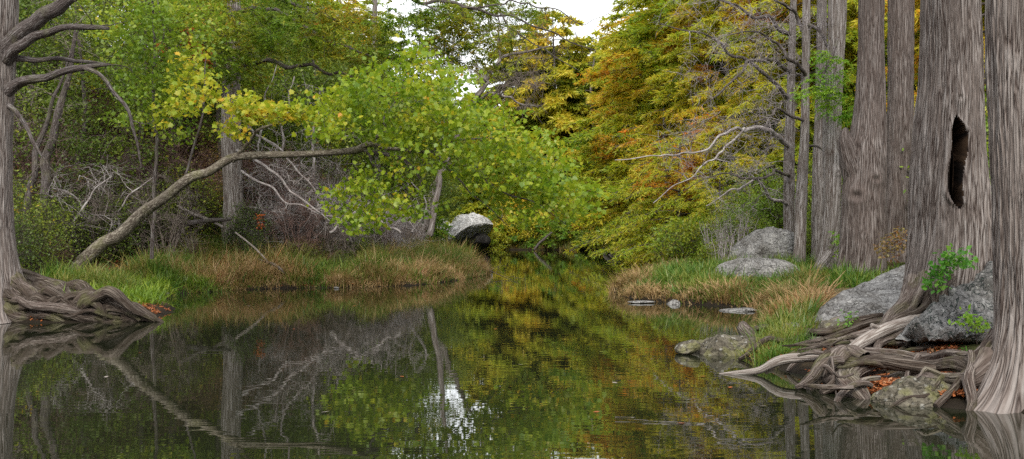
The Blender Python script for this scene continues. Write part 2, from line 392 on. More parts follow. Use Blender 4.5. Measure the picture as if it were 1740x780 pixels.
def H(x, y):
    x = np.asarray(x, float); y = np.asarray(y, float)
    d = shore_sd(x, y)
    p = np.stack([x, y, 0*x], -1)
    d = d+.35*fbm(p*.9, 2, 3)*np.clip(d+1, 0, 1)
    left = x < (-1+0*y)
    far = sm(118, 128, y)
    z = np.where(d > 0, .22*sm(0, .35, d)+.35*sm(0, 4, d), np.maximum(-.9, d*.45))
    # left bank climbs to a bluff
    zl = .7*sm(3, 8, d)+np.clip(d-8, 0, 30)*.62+np.clip(d-38, 0, 60)*.15
    zr = .5*sm(4, 14, d)+np.clip(d-14, 0, 80)*.10
    zf = .6*sm(2, 12, d)+np.clip(d-20, 0, 200)*.06
    w = sm(-2, 3, x+.0*y)
    zz = (1-w)*zl+w*zr
    zz = zz*(1-far)+zf*far
    z = z+np.where(d > 0, zz, 0)
    z = np.where((d > 0) & (x > 0), z*(1-.42*sm(19, 16.5, y)*sm(3.2, 1.2, d)), z)
    # the rise that carries the big boulders on the right bank
    z = z+np.where(d > 0, .12*np.exp(-((x-8.3)/2.6)**2-((y-20)/4.5)**2)*sm(0, 2, d), 0)
    z = z+np.where(d > .2, .10*fbm(p*.8, 3, 9)*sm(0, 1.5, d), 0)
    return z
def axis(lo, hi, c0, c1, fine, g=1.12):
    a = list(np.arange(c0, c1, fine)); s = fine; x = a[-1]
    while x < hi: s *= g; x += s; a.append(x)
    s = fine; x = c0
    while x > lo: s *= g; x -= s; a.insert(0, x)
    return np.array(a)
xs = axis(-900, 900, -22, 22, .22); ys = axis(-60, 1500, 10, 60, .25)
X, Y = np.meshgrid(xs, ys)
Z = H(X, Y)
mb = MB(); nx, ny = len(xs), len(ys)
ii, jj = np.meshgrid(np.arange(ny-1), np.arange(nx-1), indexing='ij')
k = (ii*nx+jj).ravel()
mb.add(np.stack([X, Y, Z], -1).reshape(-1, 3), np.stack([k, k+1, k+nx+1, k+nx], -1))
mb.build('ground', M['ground'], kind='structure')
mb = MB()
mb.add([(-900, -60, 0), (900, -60, 0), (900, 180, 0), (-900, 180, 0)], [[0, 1, 2, 3]])
mb.build('water', M['water'], smooth=False, kind='structure')
def G(x, y): return float(H(np.array([x]), np.array([y]))[0])

# ---------------------------------------------------------------- hero trunks
def trunk(mb, path, rad, nseg=120, step=.05, butt=(), flare=(0, 1), amp=.05, kf=11, kv=1.0, seed=0, hole=None, ridge=.8, knots=()):
    """path rows x,y,z ; radius list ; butt: (theta, width, amount, height) ; knots: (theta, v, size, amount)"""
    pr = np.concatenate([np.asarray(path, float), np.asarray(rad, float)[:, None]], 1)
    L = np.linalg.norm(np.diff(pr[:, :3], axis=0), axis=1).sum(); n = max(8, int(L/step))
    sp = smooth_path(pr, n); path = sp[:, :3]; rad = sp[:, 3]
    v = np.linspace(0, L, n)
    th = np.linspace(0, 2*pi, nseg, endpoint=False)
    TH, VV = np.meshgrid(th, v)
    r0 = rad.mean()
    tw = TH+.12*np.sin(VV*.7+seed)
    bk = np.stack([np.cos(tw)*r0, np.sin(tw)*r0, VV], -1)+seed*3.7
    q = bk*np.array([kf, kf, kv])
    wob = vn(bk*np.array([1.2, 1.2, 1.2]), seed+2)
    fine = 1-2.4*np.abs(vn(q+wob[..., None]*.8, seed)); fine2 = 1-2.4*np.abs(vn(q*2.3+7, seed+1))
    big = fbm(bk*np.array([3.2, 3.2, .5]), 3, seed+8)
    R = rad[:, None]*(1+flare[0]*np.exp(-VV/flare[1]))
    for (t0, w, a, h) in butt:
        dt = (TH-t0+pi) % (2*pi)-pi
        R = R+a*np.exp(-VV/h)*np.exp(-(dt/w)**2)
    R = R*(1+.10*big)
    R = R+amp*rad[:, None].mean()*(ridge*.5*fine+.3*fine2)
    for (t0, v0, s_, a) in knots:
        dt = ((TH-t0+pi) % (2*pi)-pi)*r0; dd = np.hypot(dt, (VV-v0)*.8)/s_
        R = R+a*(np.exp(-dd**2)*(1-1.6*np.exp(-(dd*2.4)**2)))
    if hole:
        t0, v0, wh, hh, dep = hole
        dt = ((TH-t0+pi) % (2*pi)-pi)*r0; vv = (VV-v0)/hh
        wloc = wh*np.sqrt(np.clip(1-vv**2, 0, 1))*(1+.25*vn(np.stack([VV*4, 0*VV, 0*VV], -1), 4))
        dd = np.abs(dt-.03*np.sin(VV*5))/np.maximum(wloc, 1e-3)
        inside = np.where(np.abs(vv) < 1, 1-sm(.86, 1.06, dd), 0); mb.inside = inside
        lip = np.exp(-((dd-1.5)/.5)**2)*(np.abs(vv) < 1.1)
        R = R-dep*inside+.055*lip
        R = R+.30*inside*np.exp(-((dt+wh*.30+.012*np.sin(VV*7))/.022)**2)*sm(-1, -.6, vv)
    T = nrm(np.gradient(path, axis=0))
    A = nrm(np.array([1., 0, 0])-T*T[:, :1]); B = np.cross(T, A)
    V = path[:, None]+R[..., None]*(np.cos(TH)[..., None]*A[:, None]+np.sin(TH)[..., None]*B[:, None])
    i = np.arange(n-1)[:, None]; j = np.arange(nseg)[None]; j2 = (j+1) % nseg
    mb.add(V, np.stack([i*nseg+j, i*nseg+j2, (i+1)*nseg+j2, (i+1)*nseg+j], -1).reshape(-1, 4), bk)
def px_path(lst):
    """list of (px,py,Y,halfwidth_px) -> points, radii"""
    pts = np.array([P(a, b, c) for a, b, c, d in lst]); r = np.array([d/F*c for a, b, c, d in lst])
    return pts, r
def limb(lst, name, mat, parent, org, nseg=12, amp=.12, seed=0, wig=0, **kw):
    pts, r = px_path(lst)
    L = np.linalg.norm(np.diff(pts, axis=0), axis=1).sum(); n = max(6, int(L/.08))
    sp = smooth_path(np.concatenate([pts, r[:, None]], 1), n)
    if wig:
        t = np.linspace(0, 1, n)[:, None]; w = np.concatenate([t*L*1.3, 0*t, 0*t], 1)
        sp[:, :3] += wig*np.stack([fbm(w, 2, seed+s) for s in (31, 32, 33)], -1)*np.sin(pi*np.clip(t*1.0, 0, 1))
    mb = MB(); tube(mb, sp[:, :3], np.maximum(sp[:, 3], .003), nseg, amp, seed=seed, ridge=.5, **kw)
    o = mb.build(name, mat, parent, org)
    return o, sp

UPZ = 14.0
def top(px, Y, hw, z=UPZ, lean=0):  # a trunk point at height z given in px column
    return (px+lean, HOR-(z-CH)*F/Y, Y, hw)
def hero(name, label, lst, base, butt, flare, mat='bark', group=None, **kw):
    pts, r = px_path(lst)
    t = thing(name, label, 'tree', base, group)
    mb = MB(); trunk(mb, pts, r, butt=butt, flare=flare, **kw)
    o = mb.build('trunk', M[mat], t, base)
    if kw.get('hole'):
        o.data.materials.append(M['hollow_shade']); ins = mb.inside; n, ns = ins.shape
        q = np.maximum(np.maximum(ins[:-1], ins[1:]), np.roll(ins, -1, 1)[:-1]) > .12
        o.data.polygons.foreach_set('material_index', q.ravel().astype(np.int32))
    return t
C = -pi/2   # towards the camera
# right-edge cypress in the water
YB = 12.75
baseR = P(1762, 700, YB)
tR = hero('cypress_tree', 'grey cypress at the right edge of the photo, its flared foot in the water', [(1766, 712, YB, 60), (1764, 600, YB, 60), (1758, 480, YB, 58), (1754, 380, YB, 58), (1747, 200, YB+.1, 60), (1742, 0, YB+.2, 60), (1738, -400, YB+.3, 55), (1736, -1400, YB+.3, 42)], baseR,
     [(pi+.35, .38, 1.05, .42), (C-.85, .17, .5, .45), (C-.35, .14, .4, .4), (C+.1, .14, .36, .42), (C+.5, .16, .36, .35), (0, .4, .4, .4), (pi-.4, .3, .4, .4)], (.22, .6), nseg=330, step=.03, amp=.10, kf=18, kv=.9, seed=1, knots=[(C-.5, 3.1, .07, .05), (C-.2, 3.7, .06, .05), (C-.7, 2.6, .05, .04)])
# hollow cypress
YH = 17.6
baseH = P(1605, 520, YH)
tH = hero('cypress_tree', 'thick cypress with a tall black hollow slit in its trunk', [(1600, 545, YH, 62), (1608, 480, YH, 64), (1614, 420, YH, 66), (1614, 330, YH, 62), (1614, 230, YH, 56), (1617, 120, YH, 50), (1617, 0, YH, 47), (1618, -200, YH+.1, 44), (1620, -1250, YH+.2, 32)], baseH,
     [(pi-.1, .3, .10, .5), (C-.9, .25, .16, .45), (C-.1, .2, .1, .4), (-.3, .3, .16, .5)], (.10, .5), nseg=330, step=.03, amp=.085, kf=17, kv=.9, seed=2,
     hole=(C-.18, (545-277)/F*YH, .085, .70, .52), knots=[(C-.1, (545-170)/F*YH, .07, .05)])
# forked big trunk
YF = 32
baseF = P(1467, 475, YF)
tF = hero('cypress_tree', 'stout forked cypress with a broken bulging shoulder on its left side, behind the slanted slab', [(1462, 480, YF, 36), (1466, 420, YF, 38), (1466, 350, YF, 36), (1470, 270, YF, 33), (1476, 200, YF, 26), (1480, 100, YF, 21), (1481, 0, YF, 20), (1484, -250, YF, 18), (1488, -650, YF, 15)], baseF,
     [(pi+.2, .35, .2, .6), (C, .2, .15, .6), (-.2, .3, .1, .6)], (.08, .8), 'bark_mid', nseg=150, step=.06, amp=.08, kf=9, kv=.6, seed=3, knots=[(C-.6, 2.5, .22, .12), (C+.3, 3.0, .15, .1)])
limb([(1462, 330, YF, 24), (1450, 285, YF-.1, 20), (1441, 252, YF-.15, 15), (1436, 232, YF-.15, 10), (1437, 218, YF-.15, 4)], 'limb_stub', M['bark_mid'], tF, baseF, 40, .16, seed=5)
limb([(1488, 330, YF-.1, 16), (1495, 250, YF-.2, 11), (1496, 180, YF-.2, 9), (1495, 60, YF, 7), (1495, -200, YF, 6), (1502, -600, YF, 6)], 'stem', M['bark_mid'], tF, baseF, 50, .16, seed=6)
YG = 35
baseG = P(1528, 440, YG)
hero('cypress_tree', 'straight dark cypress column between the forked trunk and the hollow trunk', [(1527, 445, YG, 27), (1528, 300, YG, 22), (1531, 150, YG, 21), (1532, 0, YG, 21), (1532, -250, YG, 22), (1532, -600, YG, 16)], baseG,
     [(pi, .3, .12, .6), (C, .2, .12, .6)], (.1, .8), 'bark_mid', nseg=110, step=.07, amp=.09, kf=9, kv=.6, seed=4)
Y5 = 38
b5 = P(1408, 465, Y5)
t5 = hero('cypress_tree', 'pale slim cypress with splayed feet left of the stout forked trunk', [(1403, 468, Y5, 15), (1408, 440, Y5, 15), (1413, 380, Y5, 14), (1414, 300, Y5, 15), (1414, 200, Y5, 15), (1420, 100, Y5, 14), (1424, 0, Y5, 15), (1428, -250, Y5, 11), (1430, -560, Y5, 7)], b5,
     [(pi, .35, .28, .35), (C-.3, .2, .2, .35), (-.1, .3, .35, .4)], (.05, .5), 'bark_far', nseg=90, step=.07, amp=.1, kf=10, kv=.7, seed=7, knots=[(C-.2, 1.2, .12, .09), (C+.4, 3.6, .1, .1)])
limb([(1410, 430, Y5-.2, 9), (1398, 448, Y5-.3, 8), (1386, 468, Y5-.5, 6)], 'root', M['bark_far'], t5, b5, 16, .15, seed=8)
limb([(1412, 430, Y5-.1, 9), (1424, 450, Y5-.2, 7), (1434, 468, Y5-.3, 5)], 'root', M['bark_far'], t5, b5, 16, .15, seed=9)
Y6 = 42
hero('cypress_tree', 'weathered cypress trunk half hidden behind the pale slim cypress with splayed feet', [(1390, 458, Y6, 12), (1391, 350, Y6, 11), (1392, 250, Y6, 10), (1395, 150, Y6, 9), (1397, 0, Y6, 8), (1399, -400, Y6, 5)], P(1390, 455, Y6),
     [(C, .3, .1, .4)], (.1, .5), 'bark_far', nseg=60, step=.1, amp=.12, kf=10, kv=.7, seed=10)
Y7 = 40
b7 = P(1358, 462, Y7)
t7 = hero('cypress_tree', 'slender pale cypress rising beside the round grey boulder', [(1356, 464, Y7, 12), (1359, 420, Y7, 10), (1361, 350, Y7, 10), (1364, 290, Y7, 9), (1368, 220, Y7, 7), (1369, 120, Y7, 6.5), (1371, 0, Y7, 6), (1374, -300, Y7, 4)], b7,
     [(pi, .3, .12, .3), (0, .3, .12, .3)], (.12, .4), 'bark_far', nseg=60, step=.1, amp=.12, kf=10, kv=.7, seed=12)
Y8 = 44
b8 = P(1342, 440, Y8)
t8 = hero('cypress_tree', 'bare-branched cypress behind the round grey boulder, its dead limbs reaching over the water', [(1342, 445, Y8, 10), (1341, 350, Y8, 9.5), (1341, 260, Y8, 9), (1343, 180, Y8, 7), (1346, 80, Y8, 6), (1350, -50, Y8, 5), (1352, -300, Y8, 3)], b8,
     [(C, .3, .1, .4)], (.1, .5), 'bark_far', nseg=60, step=.1, amp=.12, kf=10, kv=.7, seed=13)
# dead limbs of the bare cypresses
def dead_limbs(t, org, lst, ell, nt, Yr, seed, mat='twig', pale=()):
    r = np.random.default_rng(seed); nodes = []; rads = []
    for q, l in enumerate(lst):
        o, sp = limb(l, 'limb', M['twig_pale'] if q in pale else M['bark_dark'], t, org, 8, .15, seed=seed+q, wig=.25)
        nodes += list(sp[::3, :3]); rads += list(sp[::3, 3])
    T = []
    for (cx, cy, rx, ry, w) in ell:
        m = int(nt*w); a = r.random(m)*2*pi; q = np.sqrt(r.random(m))
        T += [P(cx+rx*q_*cos(a_), cy+ry*q_*sin(a_), Yr[0]+(Yr[1]-Yr[0])*r.random()) for a_, q_ in zip(a, q)]
    T = np.array(T)
    PT, RD = ramify(nodes, rads, T, r, .007, 6, .05, .14)
    mb = MB(); tubes(mb, PT, RD, 4)
    pts = PT[:, 1:].reshape(-1, 3); pts = pts[r.random(len(pts)) < .8]
    tw = twigs(mb, pts, 1, .5, r, .007, (-.4, 0, -.3))
    tw = tw[:, 2]; tw = tw[r.random(len(tw)) < .5]
    twigs(mb, tw, 2, .25, r, .0045, (-.3, 0, -.4), K=3)
    mb.build('twig_spray', M[mat], t, org)
dead_limbs(t8, b8, [
    [(1342, 250, Y8, 5), (1322, 232, Y8-1, 4.6), (1300, 222, Y8-2, 4), (1265, 218, Y8-3, 3), (1225, 235, Y8-4, 2), (1180, 258, Y8-4.5, 1.5), (1110, 266, Y8-5, 1.0), (1045, 272, Y8-5, .8)],
    [(1265, 218, Y8-3, 2.4), (1235, 245, Y8-4, 1.8), (1200, 275, Y8-5, 1.3), (1155, 310, Y8-5, .9), (1110, 345, Y8-5, .7)],
    [(1342, 170, Y8, 4), (1300, 130, Y8-1, 3), (1250, 90, Y8-2, 2.4), (1190, 60, Y8-3, 1.5), (1120, 40, Y8-3, .7)],
    [(1343, 120, Y8, 4), (1310, 100, Y8-2, 3), (1275, 110, Y8-3, 2.4), (1230, 150, Y8-4, 1.6), (1190, 180, Y8-4, .7)],
    [(1342, 350, Y8, 3.4), (1310, 335, Y8-1, 2.6), (1288, 315, Y8-2, 2), (1250, 320, Y8-3, 1.4), (1200, 350, Y8-3, .7)],
    [(1345, 60, Y8, 4), (1300, 30, Y8-1, 3), (1240, 10, Y8-2, 2), (1180, -20, Y8-2, 1)],
    [(1343, 300, Y8, 3), (1310, 290, Y8-2, 2.2), (1270, 305, Y8-3, 1.8), (1215, 300, Y8-3, 1), (1160, 325, Y8-3, .6)]],
    [(1225, 250, 130, 55, .35), (1260, 120, 110, 80, .3), (1270, 320, 80, 50, .15), (1240, 20, 120, 60, .2)], 380, (37, 46), 21, 'twig_grey', pale=(0, 1, 4))
dead_limbs(t7, b7, [
    [(1370, 130, Y7, 3.6), (1345, 95, Y7-1, 3), (1320, 70, Y7-1, 2.2), (1280, 50, Y7-2, 1.4), (1240, 60, Y7-2, .7)],
    [(1370, 60, Y7, 3.6), (1350, 30, Y7, 3), (1320, 5, Y7-1, 2), (1290, -20, Y7-1, 1)],
    [(1368, 205, Y7, 3), (1335, 190, Y7-1, 2.6), (1300, 200, Y7-2, 1.8), (1262, 215, Y7-2, .8)],
    [(1371, 40, Y7, 3), (1400, 70, Y7-1, 2), (1420, 105, Y7-1, 1)],
    [(1365, 250, Y7, 2.6), (1385, 240, Y7+.5, 2), (1400, 262, Y7, 1.4)]],
    [(1310, 80, 60, 80, .5), (1300, 200, 50, 50, .25), (1390, 60, 30, 60, .25)], 130, (37, 42), 22, 'twig_grey')

# left-edge cypress with its root mass
YL = 25.0
baseL = P(-12, 520, YL)
tL = hero('cypress_tree', 'dark cypress at the left edge of the photo, with writhing roots reaching into the water', [(-8, 545, YL, 48), (-10, 480, YL, 40), (-14, 400, YL, 34), (-14, 300, YL, 32), (-12, 150, YL, 33), (-4, 0, YL, 32), (10, -150, YL, 28), (20, -800, YL, 18)], baseL,
     [(0, .35, .8, .45), (C+.5, .3, .5, .45), (C-.4, .3, .4, .4)], (.2, .8), nseg=150, step=.06, amp=.07, kf=11, kv=.8, seed=14)
LT = [
    [(0, 100, YL, 18), (30, 62, YL-.2, 15), (62, 38, YL-.5, 13), (105, 6, YL-.8, 11), (160, -30, YL-1, 9)],
    [(-2, 118, YL, 12), (30, 85, YL-.3, 9), (70, 66, YL-.6, 7), (115, 52, YL-1, 5), (150, 46, YL-1.3, 4.5), (184, 48, YL-1.5, 3)],
    [(0, 100, YL, 6), (45, 97, YL-.2, 5), (90, 100, YL-.2, 3.6), (130, 106, YL-.2, 3), (188, 110, YL-.2, 1.6)],
    [(2, 165, YL, 12), (28, 143, YL-.2, 9), (60, 130, YL-.5, 7), (100, 118, YL-.7, 6), (150, 114, YL-.9, 4.5), (182, 111, YL-1, 2)],
    [(145, 115, YL-.9, 4), (170, 128, YL-1, 3.4), (195, 160, YL-1, 3), (218, 200, YL-1, 2.6), (228, 240, YL-1, 2), (240, 285, YL-1, 1)],
    [(5, 178, YL, 5), (25, 185, YL-.3, 4), (45, 212, YL-.3, 3.4), (58, 240, YL-.4, 3), (72, 266, YL-.4, 1.8)]]
nodes = []; rads = []
for q, l in enumerate(LT):
    o, sp = limb(l, 'limb', M['bark_dark'], tL, baseL, 14, .16, seed=40+q, wig=.16); nodes += list(sp[::4, :3]); rads += list(sp[::4, 3])
r = np.random.default_rng(5); T = np.array([P(r.uniform(20, 260), r.uniform(-20, 330), r.uniform(23, 26)) for _ in range(34)])
PT, RD = ramify(nodes, rads, T, r, .005, 7, -.05, .16); mb = MB(); tubes(mb, PT, RD, 4); twigs(mb, PT[:, 2:].reshape(-1, 3), 1, .3, r, .004)
mb.build('twig_spray', M['twig_dk'], tL, baseL)
def root(t, org, lst, mat, seed, nseg=18, wig=.12, name='root'):
    return limb(lst, name, M[mat], t, org, nseg+8, .34, seed=seed, wig=wig*1.3, lump=.28, kf=20)
r = np.random.default_rng(77)
for q in range(64):
    u = q/33.; ex = 20+250*(1-abs(r.normal(0, .35)))*(.35+.65*r.random()); ey = 512+(ex/265)*24-16*r.random()+(6 if q % 3 == 0 else 0)
    dy = r.uniform(-1, 1); yy = 24.55+1.5*max(0, dy)+.1*r.random(); ey = HOR+(CH-.04-.06*r.random()-.35*max(0, dy)*(1-ex/300))*F/yy
    hw0 = r.uniform(3.5, 10); sx = r.uniform(-30, 25); sy = r.uniform(455, 515)
    m1 = (sx+(ex-sx)*.30, sy+(ey-sy)*.56+r.uniform(-5, 6), yy-.1+.2*r.random(), hw0*.9)
    m2 = (sx+(ex-sx)*.62, sy+(ey-sy)*.86-r.uniform(-3, 6), yy-.1+.2*r.random(), hw0*.75)
    root(tL, baseL, [(sx, sy, YL, hw0), m1, m2, (ex, ey, yy, hw0*.5), (ex+18, ey+6, yy, hw0*.22)], 'root' if q % 3 == 0 else 'root_dark', 100+q, 16, .24)
for q in range(26):   # tighter roots looping along the waterline
    sx = r.uniform(-20, 170); ex = sx+r.uniform(50, 110); yy = 24.5+.25*r.random()
    root(tL, baseL, [(sx, 530-r.uniform(0, 14), yy, 6), ((sx+ex)/2, 512-r.uniform(0, 12), yy, 7), (ex, 534, yy, 5), (min(ex+22, 268), 545, yy, 3)], 'root_dark', 150+q, 12, .25)
for (sy, m, e) in [(474, (90, 482), (150, 500)), (484, (100, 498), (190, 520)), (482, (110, 494), (185, 510))]:
    root(tL, baseL, [(20, sy, 26, 10), (m[0], m[1], 26, 10), (e[0], e[1], 25.6, 8), (e[0]+50, e[1]+17, 25.2, 4), (e[0]+75, e[1]+32, 25, 2)], 'root_dark', 170+m[0], 16, .3)

# roots of the hollow cypress
for q, l in enumerate([
    [(1560, 480, 17.3, 22), (1552, 510, 16.9, 16), (1535, 532, 16.7, 11), (1500, 556, 16.5, 8), (1465, 578, 16.2, 6), (1430, 592, 16, 4)],
    [(1580, 480, 17.1, 20), (1575, 515, 16.7, 14), (1558, 537, 16.4, 9), (1525, 556, 16.2, 7), (1490, 575, 16, 5)],
    [(1575, 470, 17.1, 12), (1560, 500, 16.6, 7), (1548, 520, 16.4, 6), (1520, 545, 16.2, 5), (1480, 560, 16.1, 3)],
    [(1600, 480, 17, 18), (1592, 510, 16.5, 12), (1582, 535, 16.3, 8), (1570, 560, 16.1, 7), (1540, 590, 15.7, 6), (1500, 605, 15.4, 4)],
    [(1540, 560, 16.2, 6), (1515, 585, 15.9, 7), (1500, 600, 15.6, 7), (1488, 620, 15.2, 5)],
    [(1545, 545, 16.6, 5), (1480, 545, 17, 6), (1440, 552, 17.2, 5), (1400, 570, 17, 5), (1360, 585, 16.8, 3)],
    [(1510, 550, 16.8, 6), (1460, 570, 16.8, 7), (1420, 580, 16.7, 6), (1380, 578, 16.8, 4), (1340, 590, 16.6, 3)],
    [(1500, 535, 17.6, 5), (1450, 548, 17.6, 7), (1410, 560, 17.6, 6), (1370, 562, 17.8, 4)]]):
    root(tH, baseH, l, 'root' if q % 2 == 0 else 'root_dark', 200+q, 22, .10)
# root tangle of the right-edge cypress
RT = [
    [(1700, 600, 12.9, 30), (1660, 628, 12.9, 18), (1610, 622, 13.4, 11), (1540, 616, 14, 10), (1470, 612, 14.4, 12), (1420, 612, 14.6, 16), (1390, 632, 14.4, 10), (1360, 656, 14.1, 6)],
    [(1690, 620, 12.8, 26), (1650, 645, 12.8, 14), (1590, 640, 13.3, 8), (1530, 632, 13.8, 8), (1490, 640, 14, 7), (1440, 634, 14.2, 6), (1400, 650, 14.1, 4)],
    [(1470, 610, 14.4, 12), (1440, 598, 14.7, 17), (1415, 606, 14.6, 20), (1398, 628, 14.4, 13), (1380, 655, 14.1, 8), (1376, 672, 14, 4)],
    [(1590, 628, 13.5, 8), (1530, 622, 13.7, 10), (1480, 620, 13.9, 10), (1440, 636, 13.9, 11), (1420, 655, 13.7, 9), (1395, 668, 13.6, 5)],
    [(1500, 615, 14, 8), (1465, 628, 13.8, 13), (1448, 646, 13.5, 14), (1462, 668, 13.3, 13), (1474, 684, 13.2, 8)],
    [(1430, 612, 14.2, 7), (1390, 622, 14.1, 7), (1372, 640, 14, 6), (1352, 658, 13.9, 3)],
    [(1425, 598, 14.6, 8), (1395, 612, 14.4, 6), (1378, 634, 14.2, 4), (1385, 655, 14, 3)],
    [(1700, 570, 13.2, 14), (1660, 610, 13.3, 10), (1620, 608, 13.8, 8), (1580, 604, 14.2, 7), (1520, 600, 14.6, 8), (1470, 598, 14.9, 6)],
    [(1480, 655, 13.3, 5), (1440, 668, 13.1, 6), (1420, 684, 13, 4)],
    [(1660, 620, 13, 8), (1620, 660, 12.7, 6), (1590, 690, 12.55, 4)], [(1650, 600, 13, 8), (1640, 650, 12.6, 9), (1650, 690, 12.4, 8), (1640, 710, 12.3, 5)],
    [(1560, 605, 14, 5), (1540, 640, 13.4, 4), (1560, 672, 12.9, 3), (1540, 700, 12.7, 2)],
    [(1600, 640, 13, 5), (1570, 665, 12.7, 4), (1530, 672, 12.7, 4), (1510, 694, 12.6, 3)],
    [(1400, 640, 13.9, 3), (1412, 612, 13.9, 2.5), (1418, 650, 13.7, 2), (1424, 690, 13.5, 1.5)]]
for q, l in enumerate(RT): root(tR, baseR, l, 'root' if q % 3 else 'root_dark', 230+q, 24, .09)
r = np.random.default_rng(12)
for q in range(28):
    x0 = r.uniform(1400, 1660); yy = r.uniform(12.9, 16.8); y0 = HOR+(CH-.14-.16*r.random()-.03*(yy-12))*F/yy
    dx = -r.uniform(30, 110); hw = r.uniform(1.5, 4.5); s = r.uniform(-10, 14)
    if y0 < 560: x0 -= 40
    root(tR, baseR, [(x0, y0, yy, hw), (x0+dx*.35, y0-r.uniform(-2, 10), yy, hw), (x0+dx*.7, y0+s*.5, yy-.1, hw*.8), (x0+dx, y0+s+6, yy-.2, hw*.4)], 'root' if q % 2 else 'root_dark', 260+q, 10, .12)

for q in range(22):
    x0 = r.uniform(1330, 1560); yy = r.uniform(16.0, 20.5); xw = (x0-870)/F*yy
    zg = G(xw, yy)
    if zg < .03: continue
    y0 = HOR+(CH-zg-.05)*F/yy; dx = -r.uniform(40, 120); hw = r.uniform(2.5, 6.5)
    x1 = (x0+dx-870)/F*(yy-.4); y1 = HOR+(CH-max(G(x1, yy-.4), 0)-.02)*F/(yy-.4); xm = ((x0+dx*.5)-870)/F*(yy-.2); ym = HOR+(CH-max(G(xm, yy-.2), 0)-.07)*F/(yy-.2)
    root(tH, baseH, [(x0, y0, yy, hw), (x0+dx*.5, ym, yy-.2, hw*.9), (x0+dx, y1, yy-.4, hw*.5)], 'root' if q % 2 else 'root_dark', 340+q, 10, .14)

# ---------------------------------------------------------------- rocks
def ico(sub):
    import bmesh
    bm = bmesh.new(); bmesh.ops.create_icosphere(bm, subdivisions=sub, radius=1)
    v = np.array([x.co[:] for x in bm.verts]); f = np.array([[q.index for q in x.verts] for x in bm.faces]); bm.free(); return v, f
ICO = {k: ico(k) for k in (4, 5, 6)}
def rock(label, c, dims, rot=(0, 0, 0), seed=0, mat='rock', planes=(), nr=5, rough=.10, sub=6, group=None, layer=0, under=None, name='boulder', cat='boulder'):
    from mathutils import Euler
    v, f = ICO[sub]; v = v.copy(); r = np.random.default_rng(seed)
    v = np.sign(v)*np.abs(v)**.85
    pl = [nrm(r.normal(0, 1, 3)) for _ in range(nr)]
    for n_ in pl:
        d = v@n_; v = v-np.clip(d-.72, 0, 9)[:, None]*n_*.85
    for (n_, dd) in planes:
        n_ = nrm(np.array(n_, float)); d = v@n_; v = v-np.clip(d-dd, 0, 9)[:, None]*n_*.93
    q = v*np.array(dims)
    nv = nrm(v)
    q = q+nv*(rough*min(dims)*2.2*fbm(q*1.4/max(min(dims), .2)+seed, 4, seed)[:, None])
    q = q+nv*(rough*.35*min(dims)*(1-2*np.abs(fbm(q*6/max(min(dims), .3)+seed*2, 4, seed+3)))[:, None])
    if layer:
        q = q+nv*np.array([1, 1, .1])*(layer*np.sin(q[:, 2]*26+3*fbm(q*1.5, 2, seed)) * (.5+.5*fbm(q*3, 2, 8)))[:, None]
    if under:
        n_, dd, dep = under; n_ = nrm(np.array(n_, float)); d = sm(dd, dd+.35, v@n_); q = q-n_*dep*d[:, None]*1.0
    R = np.array(Euler(rot).to_matrix()); q = q@R.T
    mb = MB(); mb.add(q, f)
    o = mb.build(name, M[mat]); o.location = tuple(c); o['label'] = label; o['category'] = cat
    if group: o['group'] = group
    return o
def slab(label, A_, B_, C_, D_, th, back, seed, mat, rough, crag=0., edge=6, name='boulder', cat='boulder', nu=130, nv=110):
    """tilted block: A lower-left, B upper-left, C upper-right, D lower-right corners of its exposed face; th thickness vector"""
    A_, B_, C_, D_ = [np.asarray(q, float) for q in (A_, B_, C_, D_)]
    u, v = np.meshgrid(np.linspace(-1, 1, nu), np.linspace(-1, 1, nv)); w = np.stack([u*2, v*2, 0*u], -1)
    du = 1+.10*fbm(np.stack([v*1.7+9, 0*v, 0*v+seed], -1), 3, seed)*np.abs(u)**3; dv = 1+.12*fbm(np.stack([u*1.7, 0*u, 0*u+seed], -1), 3, seed+1)*np.abs(v)**3
    a = (u*du+1)/2; b = (v*dv+1)/2
    S_ = (1-a)[..., None]*((1-b)[..., None]*A_+b[..., None]*B_)+a[..., None]*((1-b)[..., None]*D_+b[..., None]*C_)
    n_ = nrm(np.cross(D_-A_, B_-A_)); rim = (np.abs(u)**edge+np.abs(v)**edge)**(1/edge)
    prof = np.sqrt(np.clip(1-rim**5, 0, 1)); T_ = np.asarray(th, float)
    nz = rough*(fbm(S_*1.6+seed, 4, seed)+.45*(1-2*np.abs(fbm(S_*5+seed, 4, seed+3))))+crag*(np.abs(fbm(S_*np.array([2, 2, 7])+seed, 4, seed+7))-.25)
    topf = S_+T_*.5*(1-prof)[..., None]+n_*(nz*np.clip(prof*1.5, .25, 1))[..., None]
    bot = S_+T_*(.5+.5*prof)[..., None]+n_*(nz*.8)[..., None]*(.25+0*prof)[..., None]
    rimm = np.zeros_like(u, bool); rimm[0] = rimm[-1] = True; rimm[:, 0] = rimm[:, -1] = True
    bot[rimm] = topf[rimm]
    c0 = (A_+B_+C_+D_)/4+T_*.5
    mb = MB(); i, j = np.meshgrid(np.arange(nv-1), np.arange(nu-1), indexing='ij'); k = (i*nu+j).ravel()
    f = np.stack([k, k+1, k+nu+1, k+nu], -1); mb.add(np.concatenate([topf.reshape(-1, 3), bot.reshape(-1, 3)]), np.concatenate([f, f[:, ::-1]+nu*nv]))
    o = mb.build(name, M[mat], None, c0); o['label'] = label; o['category'] = cat; return o
